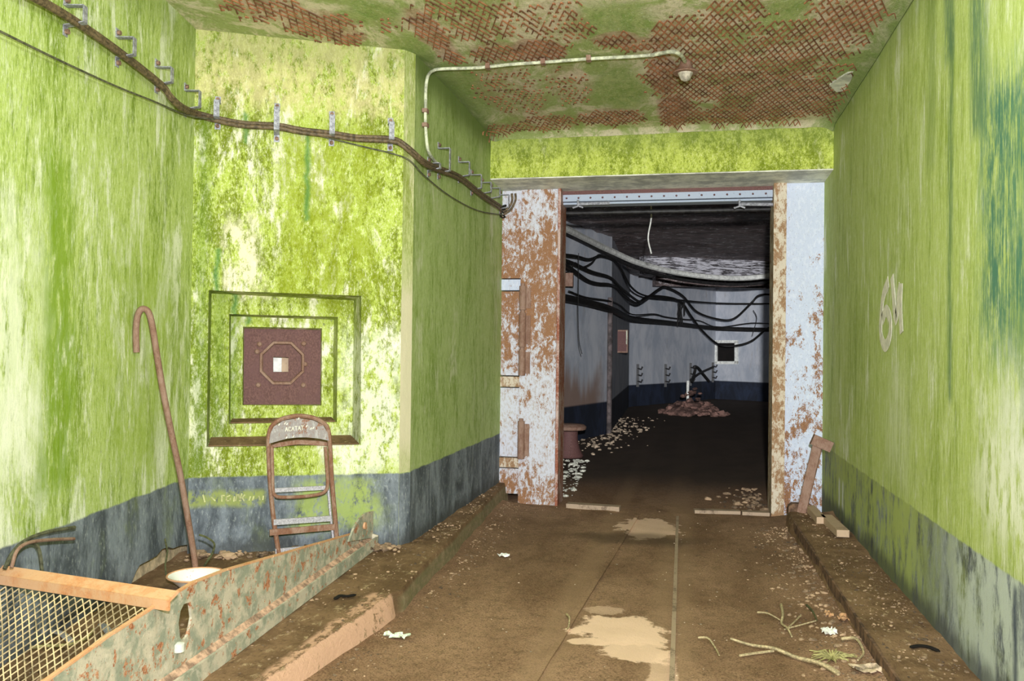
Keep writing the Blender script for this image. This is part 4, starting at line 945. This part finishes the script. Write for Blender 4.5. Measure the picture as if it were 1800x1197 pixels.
pq = [fl(x, y, ZL+.06) for x, y in ((52, 1138), (85, 1135), (120, 1133), (150, 1122), (165, 1106))]
o = MB().tube(smooth_path(pq, 5), .006, 6).build('cord', MAT['yellow_cord'], base=pq[0], smooth=True); tag(o, 'yellow cord trailing on the ground beneath the wire mesh', 'cord')

# ================================================================== things in the far chamber
q = fl(1000, 803, ZF); o = empty('bollard', q, 'squat iron bollard with a broad mushroom cap behind the rusty post', 'bollard')
MB().lathe(q, [(.19, 0), (.20, .02), (.15, .12), (.12, .25), (.12, .36)], 20).build('stem', MAT['plate'], o, smooth=True)
MB().lathe(q, [(.12, .355), (.23, .38), (.24, .42), (.20, .45), (.05, .46)], 20).build('cap', MAT['rust_brown'], o, smooth=True)
# white pipe post standing by the heap
q = fl(1209, 700, ZF); o = MB().cyl(dep(1209, 690, 20.5)*[1, 1, 0]+[0, 0, ZF], dep(1209, 690, 20.5)*[1, 1, 0]+[0, 0, .73], .035, 10).build('marker_post', MAT['white'], base=dep(1209, 690, 20.5)*[1, 1, 0]+[0, 0, ZF], smooth=True); tag(o, 'short thin white post standing in the rubble heap', 'post')
# corner pipe and control box by the return wall
pc = dep(1072, 615, 15.2); o = MB().cyl((pc[0], pc[1], ZF), (pc[0], pc[1], 2.35), .045, 10).build('corner_pipe', MAT['grime'], base=(pc[0], pc[1], ZF), smooth=True); tag(o, 'vertical brown pipe up the corner of the chamber side wall', 'pipe')
bx = dep(1091, 600, 17.5); o = empty('control_box', bx-[0, 0, .25], 'rusty wall-hung control box behind the corner pipe', 'box')
MB().box(bx, (.30, .16, .46)).build('case', MAT['rust_brown'], o)
MB().box(bx+[.0, -.09, 0], (.25, .02, .40)).build('lid', MAT['plate'], o)
MB().box(bx+[.13, -.10, .08], (.025, .03, .28)).build('edge_bar', MAT['conduit'], o)
MB().box(bx+[-.0, .14, .0], (.10, .12, .10)).build('wall_arm', MAT['black_metal'], o)
# cable racks on the back wall
for i, (x, y0, y1) in enumerate(((1121, 640, 680), (1170, 640, 680), (1214, 638, 678), (1253, 637, 672))):
    pl = ip[2]; p0, p1 = pl.at(x, y0, .08), pl.at(x, y1, .08)
    o = empty('cable_rack', p1, 'black hooked cable rack on the chamber back wall, %s from the corner pipe' % NB[i], 'rack', 'cable racks on the chamber wall')
    MB().box((p0+p1)/2, (.07, .05, abs(p0[2]-p1[2]))).build('upright', MAT['black_metal'], o)
    hh = abs(p0[2]-p1[2])
    for k in range(3):
        s_ = p0*[1, 1, 0]+[0, 0, p1[2]+hh*(.25+.28*k)]; MB().tube([s_, s_+[.10, -.05, -.02], s_+[.13, -.06, .05]], .022, 6).build('hook', MAT['black_metal'], o)
# loop of cable over the racks
pq = [ip[2].at(x, y, .3) for x, y in ((1216, 672), (1222, 650), (1220, 645), (1226, 646), (1236, 658), (1246, 670))]
o = MB().tube(smooth_path(pq, 5), .045, 8).build('cable_loop', MAT['dark_cable'], base=pq[0], smooth=True); tag(o, 'black loop of cable hung over two of the racks', 'cable')
pq = [ip[2].at(x, y, .35) for x, y in ((1214, 668), (1230, 656), (1254, 645))]
o = MB().tube(smooth_path(pq, 5), .035, 8).build('cable_loop', MAT['dark_cable'], base=pq[0], smooth=True); tag(o, 'slanting black cable crossing the loop between two racks', 'cable')
# overhead cables and rails
def hang(name, pts_, r, m, lab, cat='cable'):
    q = [dep(*p) for p in pts_]; o = MB().tube(smooth_path(q, 6), r*(.62 if 'slack' in name else .85), 8).build(name, MAT[m], base=q[len(q)//2], smooth=True); tag(o, lab, cat)
hang('overhead_rail', ((960, 385, 11.5), (985, 397, 12), (1030, 420, 13.5), (1072, 440, 14.8), (1120, 461, 15.8), (1180, 477, 16.6), (1240, 486, 17.1), (1300, 489, 17.4), (1358, 484, 17.4), (1420, 473, 17.3)), .062, 'white', 'pale curved pipe sweeping under the black chamber ceiling', 'pipe')
hang('overhead_rail', ((960, 391, 11.6), (985, 403, 12.1), (1030, 427, 13.6), (1072, 450, 14.9), (1120, 472, 15.9), (1180, 488, 16.7), (1240, 497, 17.2), (1300, 500, 17.5), (1358, 495, 17.5), (1420, 484, 17.4)), .036, 'black_metal', 'black pipe running just under the pale curved pipe', 'pipe')
hang('busbar', ((960, 514, 11.8), (985, 522, 12.8), (1030, 532, 13.9), (1074, 544, 15.1), (1112, 560, 20), (1180, 568, 23.5), (1258, 577, 26), (1358, 580, 25.2), (1420, 581, 24)), .075, 'dark_cable', 'thick black pipe along the chamber walls at shoulder height', 'pipe')
hang('slack_cable', ((970, 452, 12), (1000, 460, 12.7), (1040, 478, 13.6), (1072, 488, 14.8), (1090, 505, 16), (1112, 523, 18), (1125, 530, 19), (1138, 523, 20), (1160, 507, 21), (1172, 505, 22), (1200, 520, 23), (1225, 548, 24), (1262, 561, 24.5), (1290, 560, 24.5), (1320, 533, 24), (1335, 519, 24), (1365, 518, 24)), .045, 'dark_cable', 'slack black cable looping deepest before the far end wall')
hang('slack_cable', ((970, 456, 12), (1000, 470, 12.7), (1030, 492, 13.6), (1050, 499, 14.2), (1072, 501, 14.9), (1085, 508, 16.5), (1105, 527, 18.5), (1122, 533, 19.5), (1140, 521, 20.5), (1180, 524, 21.5), (1200, 534, 22.5), (1215, 556, 23), (1235, 582, 24), (1262, 605, 25), (1290, 608, 25), (1320, 600, 25), (1345, 580, 24.5), (1365, 570, 24)), .05, 'dark_cable', 'slack black cable drooping down to the small window')
hang('slack_cable', ((970, 446, 12), (1010, 450, 12.8), (1035, 456, 13.6), (1055, 450, 14.2), (1075, 456, 15), (1090, 470, 16), (1110, 505, 18), (1135, 520, 20), (1180, 526, 22), (1262, 533, 25), (1365, 534, 24.5)), .035, 'dark_cable', 'tight black cable running straight across to the end wall')
hang('slack_cable', ((1000, 512, 13.1), (1030, 523, 13.8), (1070, 529, 14.9), (1090, 537, 17), (1112, 553, 19.5), (1150, 552, 22), (1170, 557, 23), (1200, 561, 24), (1230, 564, 25), (1262, 575, 25.8), (1320, 568, 25.2), (1365, 570, 24.5)), .026, 'dark_cable', 'thin black cable wavering just above the shoulder-height pipe')
hang('slack_cable', ((972, 462, 11.9), (1000, 476, 12.6), (1010, 462, 12.8), (1022, 470, 13.1), (1040, 462, 13.5), (1052, 448, 13.9), (1066, 452, 14.4)), .02, 'dark_cable', 'tangled thin cable against the chamber side wall')
hang('hanging_wire', ((1141, 288, 9.5), (1143, 340, 9.5), (1145, 380, 9.5), (1140, 410, 9.5), (1140, 425, 9.5), (1145, 446, 9.5)), .010, 'white', 'white wire dangling from the black ceiling behind the head beam', 'wire')
hang('hanging_wire', ((1017, 445, 12.2), (1017, 490, 12.2), (1016, 550, 12.2), (1018, 600, 12.2), (1023, 622, 12.2)), .006, 'dark_cable', 'thin string hanging down the pale side wall', 'wire')
hang('hanging_wire', ((1324, 545, 24), (1330, 560, 24), (1322, 590, 24)), .012, 'dark_cable', 'thin wire dangling from the deepest cable loop', 'wire')
q = dep(1000, 492, 12.9); o = empty('junction_box', q, 'small rusty box hung on the cables of the side wall', 'box')
MB().box(q, (.13, .10, .20)).build('case', MAT['rust_brown'], o); MB().cyl(q+[0, 0, .10], q+[0, 0, .2], .02, 8).build('nipple', MAT['black_metal'], o)
q = dep(1198, 535, 22.5)
mb = MB(); r5 = random.Random(4)
for k in range(6): mb.tube([q+[r5.uniform(-.1, .1), 0, .05], q+[r5.uniform(-.12, .12), r5.uniform(-.1, .1), -r5.uniform(.2, .6)]], .02, 5)
o = mb.build('rag', MAT['dark_cable'], base=q); tag(o, 'black shreds hanging off the drooping cable', 'rag', kind='stuff')
